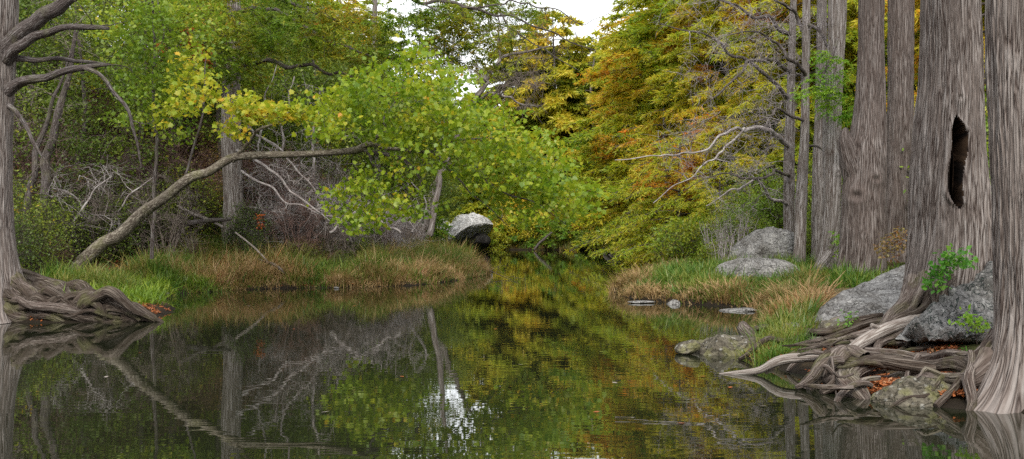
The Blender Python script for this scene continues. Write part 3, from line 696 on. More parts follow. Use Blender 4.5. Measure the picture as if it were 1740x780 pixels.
# slanted slab (right bank)
slab('broad smooth slab tilted up to the right, between the grass and the hollow cypress', P(1380, 562, 18.9), P(1385, 505, 20.6), P(1575, 424, 24.0), P(1575, 545, 18.4), (.15, .9, -.85), 0, 3, 'rock', .10, .05)
slab('craggy pitted boulder overhanging a black gap beside the cypress at the right edge', P(1526, 580, 15.1), P(1594, 508, 16.3), P(1712, 428, 17.2), P(1712, 590, 14.7), (.25, 1.0, -.10), 0, 8, 'rock_d', .20, .55, 5)
slab('lower grey block under the craggy boulder, above the leaf litter', P(1545, 610, 15.6), P(1545, 575, 15.9), P(1620, 560, 16), P(1615, 600, 15.6), (.1, .6, -.2), 0, 12, 'rock_d', .08, .2, 5, nu=60, nv=50)
cS = P(1478, 500, 21.5)
rock('low grey ledge with a dark cleft under the tilted slab', P(1470, 556, 18.6)+np.array([0, .4, -.05]), (.85, .6, .22), (radians(5), radians(-14), .2), 14, 'rock_d', [((0, 0, 1), .5)], 5, .10, sub=5)
# craggy right boulder, overhanging
rock('flat leaf-strewn shelf rock above the craggy boulder', P(1672, 452, 17.6)+np.array([.3, .5, -.15]), (.9, .8, .35), (radians(12), radians(-22), .1), 19, 'rock', [((0, 0, 1), .6)], 5, .10)
rock('striped mossy stone at the waterline, thin roots across it, beside the right-edge cypress', P(1572, 678, 12.75)+np.array([0, .25, -.10]), (.52, .38, .30), (radians(10), radians(-12), .3), 23, 'rock_m', [], 5, .12, layer=.018)
rock('round lichen-grey boulder standing behind the pale slim cypresses', P(1303, 428, 42)+np.array([0, .8, -.1]), (1.55, 1.2, 1.2), (0, .1, .2), 31, 'rock', [((-.8, -.1, .55), .5)], 5, .08)
rock('low whale-backed grey boulder on the grassy point', P(1289, 462, 36.0)+np.array([0, .3, -.1]), (1.42, 1.0, .55), (0, 0, .1), 37, 'rock', [], 3, .06)
rock('mossy tapering rock lying in the water before the grass tufts', P(1212, 598, 18.0)+np.array([.12, .2, -.20]), (.80, .55, .44), (0, radians(-6), .15), 41, 'rock_m', [((-.8, 0, .6), .55)], 7, .15, layer=.02)
rock('pointed pale rock tip at the left end of the mossy tapering rock', P(1168, 588, 18.1)+np.array([0, 0, -.03]), (.20, .22, .11), (0, radians(-12), .2), 43, 'rock_m', [], 4, .15, sub=4, name='stone', cat='stone')
rock('small pale pink stone at the grass edge on the right bank', P(1144, 516, 30.6)+np.array([0, 0, 0]), (.19, .2, .10), (0, 0, .2), 44, 'rock', [], 5, .12, sub=4, name='stone', cat='stone')
rock('long flat pale stone in the water below the grassy point', P(1256, 527, 28.0), (.52, .3, .07), (0, radians(-3), .0), 45, 'rock', [((0, 0, 1), .5)], 4, .12, sub=5, name='stone', cat='stone')
rock('thin pale stone sliver left of the pink stone at the grass edge', P(1090, 513, 31.1), (.40, .2, .035), (0, 0, .1), 46, 'rock', [], 4, .1, sub=4, name='stone', cat='stone')
rock('small bluish white stone at the foot of the left grass bank', P(572, 489, 39.2), (.10, .12, .04), (0, 0, .1), 48, 'rock', [], 4, .1, sub=4, name='stone', cat='stone')
rock('dark stone at the water where the left grass bank begins', P(273, 500, 33.5), (.26, .26, .09), (0, 0, .1), 49, 'rock_d', [], 4, .1, sub=4, name='stone', cat='stone')
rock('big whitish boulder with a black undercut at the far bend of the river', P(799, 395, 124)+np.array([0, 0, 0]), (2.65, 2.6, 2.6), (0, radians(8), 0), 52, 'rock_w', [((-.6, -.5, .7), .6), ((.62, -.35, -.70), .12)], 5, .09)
rock('added rock coloured black as the shade in the undercut below the big whitish boulder', P(811, 410, 125.0), (1.35, 1.5, 1.0), (0, 0, .3), 56, 'rock_shade', [], 5, .12, sub=5)  # added in the recess; its black colour is painted shade
rock('small white rounded boulder left of the big undercut boulder', P(754, 380, 128)+np.array([0, 0, -.3]), (.85, .8, .85), (0, 0, 0), 53, 'rock_w', [], 4, .09, sub=5)
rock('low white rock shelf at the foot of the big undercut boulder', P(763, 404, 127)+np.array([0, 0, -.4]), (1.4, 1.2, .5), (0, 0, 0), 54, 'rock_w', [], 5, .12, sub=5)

for q, (px, Y_, sx_, lb_) in enumerate([(1352, 19.5, .3, 'knobbly grey stone between grass and roots at the lower left of the tilted slab'), (1420, 18.6, .34, 'flat grey stone half buried under the front edge of the tilted slab'), (1492, 17.6, .26, 'grey stone wedged under the roots of the hollow cypress'), (1385, 17.4, .24, 'brown-grey stone just above the bleached log'), (1530, 15.2, .26, 'mossy stone in front of the black gap, among fallen leaves'), (1320, 18.2, .22, 'mossy stone beside the sedge tufts above the bleached log'), (1600, 14.6, .25, 'pale stone just below the black gap')]):
    x_ = (px-870)/F*Y_; rock(lb_, (x_, Y_, G(x_, Y_)+.02), (sx_, sx_*.8, sx_*.42), (0, .1, q), 60+q, 'rock_m' if q % 2 else 'rock_d', [], 5, .14, sub=5, name='stone', cat='stone')
# driftwood
t = thing('driftwood_log', 'smooth bleached log bent across the roots with its tip in the water', 'log', P(1400, 608, 15.4))
o, sp = limb([(1222, 636, 15.55, 2), (1250, 634, 15.5, 4.5), (1290, 629, 15.4, 6), (1318, 615, 15.3, 8), (1345, 609, 15.3, 8.5), (1390, 607, 15.3, 7.5), (1432, 603, 15.4, 8), (1462, 583, 15.7, 10), (1500, 562, 16.0, 10.5), (1536, 549, 16.2, 10), (1565, 538, 16.4, 8)], 'stem', M['drift'], t, P(1400, 608, 15.4), 24, .10, seed=90)
limb([(1497, 563, 15.95, 5), (1489, 556, 15.9, 4), (1481, 552, 15.85, 3.5)], 'branch_stub', M['drift'], t, P(1400, 608, 15.4), 10, .1, seed=91)
b = P(1046, 428, 98)
t = thing('driftwood_stump', 'pale washed-up root stump lying at the far right bank', 'stump', b)
for q, l in enumerate([[(1026, 434, 98, 3), (1035, 427, 98, 5), (1048, 424, 98, 4), (1064, 432, 98, 2)], [(1028, 430, 98, 2), (1042, 422, 98, 3), (1056, 428, 98, 3), (1070, 434, 98, 1.5)], [(1034, 436, 97.5, 3), (1048, 432, 97.5, 4), (1068, 436, 97.5, 2)]]):
    limb(l, 'root', M['drift'], t, b, 10, .2, seed=300+q, wig=.1)
b = P(1182, 450, 66)
t = thing('cypress_tree', 'weathered cypress stump flared wide beyond the grassy point', 'stump', b); t.name = 'tree_stump'
mb = MB(); pts, rr = px_path([(1178, 455, 66, 24), (1182, 425, 66, 17), (1184, 400, 66, 15), (1185, 378, 66, 15)])
trunk(mb, pts, rr, 80, .12, [(pi, .4, .9, .6), (C-.5, .3, .6, .6), (0, .4, .5, .6)], (.25, .8), .14, 7, .5, 33); mb.build('trunk', M['bark_far'], t, b)
for q, l in enumerate([[(1172, 430, 65, 9), (1155, 442, 64.5, 7), (1135, 450, 64, 4)], [(1180, 430, 65, 8), (1168, 446, 64, 6), (1150, 452, 63.5, 4)]]):
    limb(l, 'root', M['bark_far'], t, b, 12, .2, seed=310+q)
b = P(1277, 550, 20.5)
t = thing('tree_stump', 'knee-high dark root knob behind the mossy tapering rock', 'stump', b)
limb([(1290, 585, 19.4, 10), (1272, 568, 19.6, 11), (1262, 556, 19.8, 10), (1262, 548, 19.8, 6)], 'trunk', M['root'], t, b, 24, .22, seed=320)
limb([(1275, 562, 19.6, 7), (1292, 582, 19.3, 5), (1305, 600, 19, 3)], 'root', M['root_dark'], t, b, 12, .22, seed=321)

# ---------------------------------------------------------------- leaning sycamore
YS = 33.0
bS = P(128, 470, YS+1)
tS = thing('sycamore_tree', 'sycamore leaning far out over the water, with bright yellow-green leaves', 'tree', bS)
main = [(124, 480, YS+1, 15), (136, 452, YS+.9, 13), (172, 416, YS+.7, 10.5), (205, 398, YS+.6, 10.5), (240, 364, YS+.5, 9.5), (282, 334, YS+.3, 8.5), (322, 303, YS+.1, 8), (355, 292, YS, 7), (395, 268, YS, 7), (440, 264, YS-.2, 6), (520, 262, YS-.4, 5.5), (570, 259, YS-.6, 5), (602, 256, YS-.8, 6), (622, 252, YS-.8, 4.5)]
o, spm = limb(main, 'trunk', M['syc'], tS, bS, 28, .12, seed=60)
SB = [
    [(602, 256, YS-.8, 5), (625, 246, YS-.9, 4.5), (655, 252, YS-1, 3.5), (700, 258, YS-1.2, 3), (745, 268, YS-1.4, 2.3), (800, 285, YS-1.7, 1.8), (880, 300, YS-2, 1)],
    [(620, 258, YS-.8, 4.5), (660, 262, YS-1, 3.6), (690, 278, YS-1.2, 3), (712, 300, YS-1.3, 2.2), (716, 318, YS-1.3, 1)],
    [(628, 262, YS-.9, 3), (640, 285, YS-1.2, 2.4), (670, 302, YS-1.4, 1.8), (700, 330, YS-1.5, 1)],
    [(615, 250, YS-.8, 3), (650, 232, YS-.6, 2.6), (690, 214, YS-.4, 2.2), (716, 212, YS-.2, 1.4)],
    [(660, 228, YS-.6, 2), (655, 200, YS-.3, 1.8), (680, 160, YS, 1.4), (690, 100, YS, .8)],
    [(395, 274, YS, 4), (415, 245, YS-.3, 3), (440, 222, YS-.6, 2.4), (478, 209, YS-.8, 1.6), (520, 190, YS-.8, .8)],
    [(310, 315, YS+.2, 2.5), (330, 230, YS+.4, 2), (345, 170, YS+.6, 1.6), (350, 100, YS+.6, .8)],
    [(720, 262, YS-1.3, 2.2), (780, 240, YS-1, 1.8), (840, 235, YS-.8, 1)],
    [(800, 285, YS-1.7, 1.8), (860, 330, YS-2, 1.6), (905, 345, YS-2.2, 1), (960, 380, YS-2.2, .6)],
    [(745, 268, YS-1.4, 1.8), (780, 310, YS-1.6, 1.4), (825, 345, YS-1.8, 1), (865, 385, YS-1.8, .6)]]
nodes = list(spm[60::6, :3]); rads = list(spm[60::6, 3])
for q, l in enumerate(SB):
    o, sp = limb(l, 'limb', M['syc'] if q in (0, 3, 5) else M['bark_dark'], tS, bS, 10, .1, seed=61+q, wig=.12); nodes += list(sp[::4, :3]); rads += list(sp[::4, 3])
r = np.random.default_rng(8)
def ellt(ell, r, Y0, Y1):
    T = []
    for (cx, cy, rx, ry, n) in ell:
        for _ in range(n):
            a = r.random()*2*pi; q = math.sqrt(r.random()); T.append(P(cx+rx*q*cos(a), cy+ry*q*sin(a), r.uniform(Y0, Y1)))
    return np.array(T)
EL = [(985, 345, 40, 24, 12), (920, 290, 60, 30, 20), (1000, 320, 30, 20, 6), (560, 230, 26, 14, 7), (700, 90, 30, 30, 8), (600, 150, 40, 24, 9), (800, 195, 80, 30, 20), (900, 370, 40, 16, 8), (930, 375, 50, 18, 8), (600, 195, 60, 42, 46), (650, 130, 32, 40, 16), (700, 195, 95, 62, 95), (790, 235, 100, 70, 105), (870, 290, 90, 52, 85), (940, 325, 55, 25, 26), (612, 345, 52, 38, 40), (650, 305, 45, 40, 24), (700, 345, 42, 30, 16),
      (770, 160, 60, 45, 30), (880, 330, 55, 32, 26), (560, 165, 30, 18, 9), (720, 130, 40, 40, 16), (900, 250, 50, 35, 24), (620, 385, 22, 14, 5)]
T1 = ellt(EL, r, YS-4.5, YS+1.2)
PT, RD = ramify(nodes, rads, T1, r, .006, 6, .02, .10)
mb = MB(); tubes(mb, PT, RD, 4); mb.build('twig_spray', M['twig_dk'], tS, bS)
def spread(T, n, r, sx, sz, along=None):
    p = np.repeat(T, n, 0); p = p+r.normal(0, 1, (len(p), 3))*np.array([sx, sx, sz]); return p
mb = MB(); lp = spread(T1, 18, r, .27, .09)
leaves(mb, lp, .138, r, STAR, 1.0, droop=.5); mb.build('foliage', M['leaf_syc'], tS, bS, False)
EY = [(500, 190, 45, 14, 16), (440, 190, 55, 16, 24), (400, 210, 25, 22, 9), (340, 160, 60, 26, 18), (420, 165, 45, 14, 8), (545, 195, 25, 15, 8), (335, 105, 40, 30, 9), (300, 190, 40, 26, 8)]
T2 = ellt(EY, r, YS-1.5, YS+1.5)
PT, RD = ramify(nodes, rads, T2, r, .005, 6, .02, .10); mb = MB(); tubes(mb, PT, RD, 4); mb.build('twig_spray', M['twig_dk'], tS, bS)
mb = MB(); leaves(mb, spread(T2, 17, r, .22, .09), .16, r, STAR, .75, droop=.5); mb.build('foliage', M['leaf_syc_y'], tS, bS, False, label='yellower leaves on the upper left limbs')

# ---------------------------------------------------------------- generic trees
def hardwood(name, label, cat, base, Ht, R, seed, leafmat, n=170, nl=60, lsize=.13, z0=.3, lean=0, tw=.16, spreadv=(.5, .22), group=None, bark='bark_dark', flat=.5):
    r = np.random.default_rng(seed); t = thing(name, label, cat, base, group)
    z = np.linspace(0, Ht*.95, 9); path = np.stack([lean*(z/Ht)**1.3*Ht+.05*Ht*fbm(np.stack([z*.3, 0*z, 0*z], -1), 2, seed), .04*Ht*fbm(np.stack([z*.3, 0*z, 0*z+5], -1), 2, seed+1), z], -1)
    path[0, :2] = 0
    rad = tw*(1-.85*z/Ht)+.01; sp = smooth_path(np.concatenate([path, rad[:, None]], 1), 30)
    mb = MB(); sp[0, 2] -= .3; tube(mb, sp[:, :3], sp[:, 3], 10, .12, seed=seed, ridge=.4); mb.build('trunk', M[bark], t)
    # clumpy crown
    nc = max(5, n//10); cc = r.normal(0, 1, (nc, 3)); cc = nrm(cc)*np.cbrt(r.random((nc, 1)))
    cc = cc*np.array([R, R, Ht*(1-z0)*.5])+np.array([lean*Ht*.7, 0, Ht*(z0+(1-z0)*.52)])
    T = np.repeat(cc, n//nc, 0); T = T+r.normal(0, 1, T.shape)*np.array([R*.25, R*.25, R*.25*flat])
    PT, RD = ramify(sp[6:, :3], sp[6:, 3]*.8, T, r, .008, 6, .10, .10)
    mb = MB(); tubes(mb, PT, RD, 4); twigs(mb, T, 3, .4, r, .006); mb.build('branchwork', M['twig_dk'], t)
    mb = MB(); leaves(mb, spread(T, nl, r, *spreadv), lsize, r, OVAL, .9); mb.build('crown', M[leafmat], t, smooth=False)
    return t
def cypress(name, label, base, Ht, R, seed, leafmat, nb=46, z0=.12, tw=.3, fl=.34, fw=.085, dens=1.0, group=None, trunk_mat='bark_far', sagk=.16):
    r = np.random.default_rng(seed); t = thing(name, label, 'tree', base, group)
    z = np.linspace(-.4, Ht, 14); rad = tw*(1-.9*np.clip(z/Ht, 0, 1))+.25*tw*np.exp(-np.clip(z, 0, 9)/.6)+.015
    path = np.stack([.02*Ht*fbm(np.stack([z*.2, 0*z, 0*z], -1), 2, seed), .02*Ht*fbm(np.stack([z*.2, 0*z+4, 0*z], -1), 2, seed), z], -1)
    sp = smooth_path(np.concatenate([path, rad[:, None]], 1), 40)
    mb = MB(); tube(mb, sp[:, :3], sp[:, 3], 16, .12, seed=seed, ridge=.5); mb.build('trunk', M[trunk_mat], t)
    bm_, lm = MB(), MB(); K = 9
    for b in range(nb):
        h = z0+(1-z0)*(b+r.random())/nb; az = b*2.4+r.normal(0, .3)
        L = R*(1-h)**.42*(.62+.5*r.random())*(1 if h > z0+.08 else .85)+.6
        u = np.linspace(0, 1, K); d = np.array([cos(az), sin(az), 0]); side = np.array([-sin(az), cos(az), 0])
        rise = r.uniform(.05, .35); p = np.array([0, 0, h*Ht])+u[:, None]*L*d
        p[:, 2] += L*(rise*u-(rise+sagk*(.5+r.random()))*u**2)
        p += side*(L*.12*r.normal()*np.sin(u*2.5))[:, None]
        tube(bm_, p, .022+.010*L*(1-u)**1.2*(1-h*.4), 5, .1, seed=seed+b)
        ns = int(L/.21*dens)+2; us = r.uniform(.18, 1, ns*2); sg = np.where(np.arange(ns*2) % 2, 1, -1)
        i0 = np.clip((us*(K-1)).astype(int), 0, K-2); fr = us*(K-1)-i0
        s0 = p[i0]*(1-fr)[:, None]+p[i0+1]*fr[:, None]
        sl = (.25+.38*L*(1-us)**.7*us**.3)*(.6+.7*r.random(ns*2))
        sd = nrm(d*(.75+.3*r.random((ns*2, 1)))+side*sg[:, None]*(.3+.8*r.random((ns*2, 1)))+np.array([0, 0, 1])*r.normal(-.05, .30, (ns*2, 1)))
        kk = np.linspace(0, 1, 4)[None, :, None]
        PT = s0[:, None]+sd[:, None]*sl[:, None, None]*kk+np.array([0, 0, -1])*(sl[:, None, None]*.28*kk**2)
        tubes(bm_, PT, np.broadcast_to(np.linspace(.008, .003, 4), (ns*2, 4)), 3)
        m = np.maximum(3, (sl/.07*dens).astype(int)); idx = np.repeat(np.arange(ns*2), m); w = r.random(len(idx))
        q = s0[idx]+sd[idx]*(sl[idx]*w)[:, None]+np.array([0, 0, -1])*(sl[idx]*.28*w**2)[:, None]
        s2 = np.cross(sd[idx], [0, 0, 1.]); dd = sd[idx]*.8+s2*r.normal(0, .9, (len(idx), 1))
        leaves(lm, q, fl, r, FROND, .75, dd, droop=.3, curl=.15, wid=fw/fl*1.0)
    bm_.build('branchwork', M['bark_dark'], t); lm.build('crown', M[leafmat], t, smooth=False)
    return t

GR = 'turning cypresses massed along the right bank'
protoC = [cypress('cypress_tree', 'green and gold cypress in the wall of cypresses along the right bank', (0, 0, 0), 25, 7.5, 400+i, 'leaf_cyp', 76, group=GR, z0=.07, fl=.34, fw=.085, dens=1.2) for i in range(3)]
spotsC = [(16.5, 66, 1.0), (15.5, 60, .78), (19.5, 74, 1.05), (15.5, 82, 1.1), (21, 60, .95), (24, 68, 1.1), (19.5, 90, 1.15), (28, 58, 1.1), (15.8, 97, 1.0), (18.5, 108, 1.05), (25, 84, 1.2), (33, 72, 1.2), (25, 50, .9), (31, 48, 1.0), (20, 52, .62), (37, 60, 1.15), (28, 100, 1.25), (13.8, 70, .8), (15.5, 76, .95), (15.5, 90, 1.1), (16.5, 102, 1.15), (23, 76, 1.2), (29, 90, 1.3), (36, 84, 1.3), (22, 114, 1.3), (34, 104, 1.4), (44, 74, 1.3), (20, 47, .8), (27, 42, .9)]
spotsC += [(-17.5, 122, 1.0), (-16.5, 106, .82), (-17.5, 92, .8), (-19, 82, .85), (-24, 98, 1.05)]
first = [False]*3
for i, (x, y, s) in enumerate(spotsC):
    k = i % 3; loc = (x, y, G(x, y)); rz = rng.random()*6.28
    if not first[k]:
        first[k] = True; p_ = protoC[k]; p_.location = loc; p_.rotation_euler = (0, 0, rz); p_.scale = (s, s, s)
    else: copy_tree(protoC[k], loc, rz, s*(1.45 if x < 19.6 and y > 80 else 1), sz=s*1.1)
# small cypresses low over the water on the right bank
protoS = cypress('cypress_tree', 'low young cypress hanging over the water at the foot of the right bank', (0, 0, 0), 8.5, 4.8, 420, 'leaf_cyp', 46, group='young cypresses low over the water', z0=.06, tw=.14, fl=.27, fw=.07)
for i, (x, y, s) in enumerate([(9.5, 62, .85), (11.5, 73, 1.0), (12.5, 82, 1.05), (14.2, 93, 1.1), (14, 104, 1.2), (10.6, 56, .62), (14, 60, .8), (12.6, 66, 1), (10.6, 76, 1.25), (11.2, 86, 1.35), (13.8, 98, 1.35), (9.4, 67, .9)]):
    loc = (x, y, G(x, y)-.1)
    if i == 0: protoS.location = loc; protoS.scale = (s,)*3
    else: copy_tree(protoS, loc, rng.random()*6.28, s)
# far bank, golden
protoF = [cypress('cypress_tree', 'golden cypress closing the river at its far bend', (0, 0, 0), 21, 7.5, 430+i, 'leaf_cyp_far', 64, group='golden cypresses at the far bend', z0=.07, fl=.5, fw=.17, dens=1.2) for i in range(2)]
fs = [(5, 131, 1.35), (0.8, 133, 1.3), (10, 128, 1.2), (15, 122, 1.1), (-4, 140, .9), (3, 142, 1.25), (8.5, 140, 1.1), (20, 126, 1.25), (-9, 146, .8), (-2, 150, .8), (-14, 137, .8), (14, 136, 1.25), (22, 140, 1.3), (-20, 142, .95), (-4.5, 134, .9), (7, 150, 1.25), (1, 158, .95), (-7, 160, .85), (14, 150, 1.3), (-14, 152, .9), (-25, 150, 1.0), (18, 160, 1.4), (26, 152, 1.4), (-5, 131.5, .6)]
for i, (x, y, s) in enumerate(fs):
    k = i % 2; loc = (x, y, G(x, y))
    if y < 137: loc = (x, y+6, G(x, y+6))
    if i < 2: protoF[k].location = loc; protoF[k].scale = (s,)*3
    else: copy_tree(protoF[k], loc, rng.random()*6.28, s)
protoG = cypress('cypress_shrub', 'bushy green young cypress low on the far bank', (0, 0, 0), 5.5, 3.4, 440, 'leaf_cyp_g', 26, group='bushy young cypresses on the far bank', z0=.04, tw=.1, fl=.4, fw=.13, dens=.8)
protoG['category'] = 'shrub'
for i, (x, y, s) in enumerate([(1.5, 128, .8), (5, 126.5, .9), (8.5, 124.5, 1), (12, 121.5, 1), (-1.2, 129, .9), (15, 114, 1.1), (14.8, 106, 1), (-12, 126, 1.1), (-10.5, 118, 1.2), (-9, 106, 1)]):
    loc = (x, y, G(x, y)-.1)
    if i == 0: protoG.location = loc; protoG.scale = (s,)*3
    else: copy_tree(protoG, loc, rng.random()*6.28, s)

# grey-trunked cypress on the left bank with an olive feathery crown
YC = 45
bC = P(398, 430, YC)
tC = hero('cypress_tree', 'grey shreddy-barked cypress trunk behind the leaning sycamore, olive foliage at its top', [(402, 435, YC, 21), (398, 390, YC, 19), (396, 330, YC, 17), (393, 240, YC, 16), (393, 150, YC, 14), (397, 50, YC, 12), (400, -100, YC, 9), (402, -350, YC, 5)], bC,
     [(pi, .3, .15, .5), (0, .3, .2, .5), (C, .2, .1, .5)], (.12, .7), 'bark_far', nseg=90, step=.08, amp=.12, kf=8, kv=.6, seed=70)
CL = [[(396, 110, YC, 4), (430, 106, YC-1, 4), (480, 108, YC-2, 3.4), (540, 120, YC-3, 2.8), (590, 130, YC-3, 2), (650, 150, YC-4, 1)],
      [(397, 20, YC, 4), (460, 20, YC-2, 3), (520, 45, YC-3, 2.4), (590, 80, YC-4, 1.8), (640, 100, YC-4, 1)],
      [(397, -20, YC, 4), (450, -10, YC-2, 3.4), (520, 10, YC-3, 2.6), (560, 32, YC-4, 2), (640, 40, YC-4, 1)],
      [(395, 60, YC, 3), (360, 50, YC-1, 2.4), (320, 60, YC-2, 1.4), (290, 90, YC-2, .8)],
      [(397, -60, YC, 4), (480, -60, YC-2, 3), (600, -30, YC-4, 2.4), (700, 0, YC-5, 1.6), (790, 40, YC-5, 1)],
      [(396, -40, YC, 4), (350, -50, YC-2, 3), (280, -30, YC-4, 2), (240, 10, YC-4, 1)]]
nodes = []; rads = []
for q, l in enumerate(CL):
    o, sp = limb(l, 'limb', M['bark_dark'], tC, bC, 8, .12, seed=71+q, wig=.25); nodes += list(sp[::4, :3]); rads += list(sp[::4, 3])
r = np.random.default_rng(31)
EO = [(850, 10, 80, 22, 34), (795, 80, 48, 46, 40), (730, 130, 40, 30, 26), (760, 20, 60, 40, 40), (860, 60, 40, 30, 12), (920, 25, 40, 14, 7), (800, 0, 60, 30, 20), (420, 55, 60, 45, 70), (500, 45, 70, 50, 80), (590, 60, 70, 45, 80), (680, 60, 60, 50, 70), (420, 120, 35, 25, 20), (760, 50, 50, 45, 45), (360, 20, 70, 40, 50), (640, 110, 50, 30, 30), (350, 90, 45, 40, 36), (540, -20, 180, 30, 60)]
T = ellt(EO, r, YC-6, YC)
PT, RD = ramify(nodes, rads, T, r, .006, 6, .04, .12); mb = MB(); tubes(mb, PT, RD, 4); twigs(mb, T, 3, .5, r, .005); mb.build('twig_spray', M['twig_dk'], tC, bC)
def feather(mb, T, n, r, L=.55, fl=.16, fw=.4, m=14):
    """feathery sprays: n thin axes at each target, m leaflets along each"""
    B = np.repeat(T, n, 0); d = nrm(r.normal(0, 1, (len(B), 3))*np.array([1, 1, .35])+np.array([0, 0, -.15])); l = L*(.5+.8*r.random((len(B), 1)))
    w = r.random((len(B), m, 1)); q = B[:, None]+d[:, None]*l[:, None]*w+np.array([0, 0, -.3])*l[:, None]*w**2
    s = nrm(np.cross(d, r.normal(0, .3, (len(B), 3))+np.array([0, 0, 1.]))); sg = np.where(r.random((len(B), m, 1)) < .5, 1, -1)
    dd = (d[:, None]*.7+s[:, None]*sg).reshape(-1, 3)
    leaves(mb, q.reshape(-1, 3), fl, r, FROND, .4, dd, droop=.25, wid=fw)
mb = MB(); feather(mb, T, 4, r, .6, .17, .28, 22); mb.build('crown', M['leaf_olive'], tC, bC, smooth=False)
# rust-coloured dead spray high in the left bank
b = P(335, 95, 40); mb = MB(); T = ellt([(325, 70, 14, 22, 12), (345, 92, 14, 20, 12), (268, 75, 8, 14, 6)], r, 39, 41); feather(mb, T, 3, r, .35, .13, .35, 16)
mb.build('dead_spray', M['leaf_rust'], tC, bC, smooth=False, label='rust-red dead needles')

# vertical sapling / vine
YV = 36
bV = P(262, 400, YV)
tV = thing('young_tree', 'thin dark upright stem with a veil of green leaves left of the grey cypress trunk', 'tree', bV)
o, sp = limb([(258, 440, YV, 3.4), (262, 340, YV, 3.2), (264, 240, YV, 3), (262, 150, YV, 2.6), (262, 60, YV, 2.2), (258, -40, YV, 1.6), (262, -160, YV, 1)], 'trunk', M['bark_dark'], tV, bV, 8, .12, seed=80, wig=.1)
limb([(263, 110, YV, 1.6), (278, 60, YV, 1.4), (270, 20, YV, 1.2), (266, -20, YV, .8)], 'limb', M['bark_dark'], tV, bV, 6, .1, seed=81)
r = np.random.default_rng(33)
T = ellt([(300, 60, 60, 60, 50), (260, 120, 70, 50, 46), (310, 150, 55, 40, 34), (230, 60, 60, 60, 40), (290, 210, 50, 30, 20), (330, 30, 50, 40, 26), (230, 180, 40, 40, 16), (200, 30, 60, 40, 30)], r, YV-1.5, YV+2.5)
PT, RD = ramify(sp[::3, :3], sp[::3, 3], T, r, .005, 6, .04, .12); mb = MB(); tubes(mb, PT, RD, 4); mb.build('twig_spray', M['twig_dk'], tV, bV)
mb = MB(); leaves(mb, spread(T, 18, r, .30, .11), .13, r, STAR, .7, droop=.4); mb.build('foliage', M['leaf_mid'], tV, bV, smooth=False)

# thin pale tree at the river bend on the left and slanting stems at far left
def stem(label, lst, mat, seed, name='young_tree', cat='tree', tw=40, tl=.8, leafm=None, grp=None):
    b = P(*lst[0][:3]); t = thing(name, label, cat, b, grp); o, sp = limb(lst, 'trunk', M[mat], t, b, 10, .14, seed=seed, wig=.12)
    r = np.random.default_rng(seed); i = r.integers(len(sp)//3, len(sp), tw); T = sp[i, :3]+r.normal(0, tl, (tw, 3))+np.array([0, 0, tl*.6])
    PT, RD = ramify(sp[::3, :3], sp[::3, 3], T, r, .006, 6, .1, .12); mb = MB(); tubes(mb, PT, RD, 4); twigs(mb, PT[:, 3:].reshape(-1, 3), 2, .35, r, .005)
    mb.build('twig_spray', M['twig'], t, b)
    if leafm: mb = MB(); leaves(mb, spread(T, 14, r, .3, .15), .12, r, OVAL, .9); mb.build('foliage', M[leafm], t, b, smooth=False)
stem('pale bare stem leaning right at the river bend, left of the far boulder', [(730, 400, 56, 6), (736, 370, 56, 5), (742, 335, 56, 5), (748, 300, 56, 4.5), (752, 250, 56, 4), (760, 160, 56, 3), (772, 60, 56, 2)], 'bark_far', 501)
stem('slanting grey stem near the left edge, between the dark cypress and the thicket', [(40, 400, 36, 6), (50, 320, 36, 6), (58, 300, 36, 5), (60, 262, 36, 5), (75, 220, 36, 4), (100, 150, 36, 2.5), (120, 90, 36, 1.5)], 'bark_dark', 502)
stem('thicker brown stem leaning right in the left thicket', [(74, 380, 38, 8), (78, 300, 38, 8), (88, 230, 38, 7), (102, 180, 38, 6), (118, 120, 38, 4), (130, 40, 38, 3)], 'bark_dark', 503, leafm='leaf_dk')
stem('slender upright trunk high in the thicket right of the grey cypress trunk', [(432, 380, 58, 5), (432, 250, 58, 4.5), (430, 120, 58, 4), (428, 0, 58, 3)], 'bark_far', 504)
stem('straight grey trunk high behind the sycamore leaves', [(640, 400, 62, 6), (640, 250, 62, 6), (636, 130, 62, 5), (636, 0, 62, 4), (636, -100, 62, 3)], 'bark_far', 505)
stem('dark trunk high behind the veil of green leaves', [(296, 380, 52, 6), (294, 200, 52, 6), (290, 60, 52, 5), (290, -60, 52, 4)], 'bark_dark', 506)

# bare tree against the sky gap
b = (P(716, 400, 80)); b[2] = G(b[0], b[1])
tB = thing('bare_tree', 'leafless grey tree spreading against the gap of white sky', 'tree', b)
nodes = []; rads = []
for q, l in enumerate([
    [(716, 410, 80, 5), (738, 320, 80, 5), (772, 240, 80, 4.5), (800, 180, 80, 4), (822, 140, 80, 3.4), (850, 105, 80, 3), (885, 90, 80, 2), (940, 78, 80, 1)],
    [(782, 215, 80, 3.4), (812, 170, 79, 3), (832, 120, 78, 2.6), (850, 95, 78, 2), (848, 40, 78, 1.4), (830, 0, 78, .8)],
    [(750, 290, 80, 3), (752, 200, 80, 2.6), (750, 130, 80, 2), (752, 60, 80, 1.4), (740, -20, 80, 1)],
    [(800, 180, 80, 2.4), (840, 160, 79, 2), (880, 175, 78, 1.6), (915, 182, 78, 1)]]):
    o, sp = limb(l, 'trunk' if q == 0 else 'limb', M['bark_far'], tB, b, 8, .1, seed=510+q, wig=.4); nodes += list(sp[::4, :3]); rads += list(sp[::4, 3])
r = np.random.default_rng(41); T = ellt([(850, 80, 90, 75, 110), (760, 120, 50, 80, 60), (880, 150, 60, 50, 50), (800, 20, 90, 50, 40)], r, 76, 84)
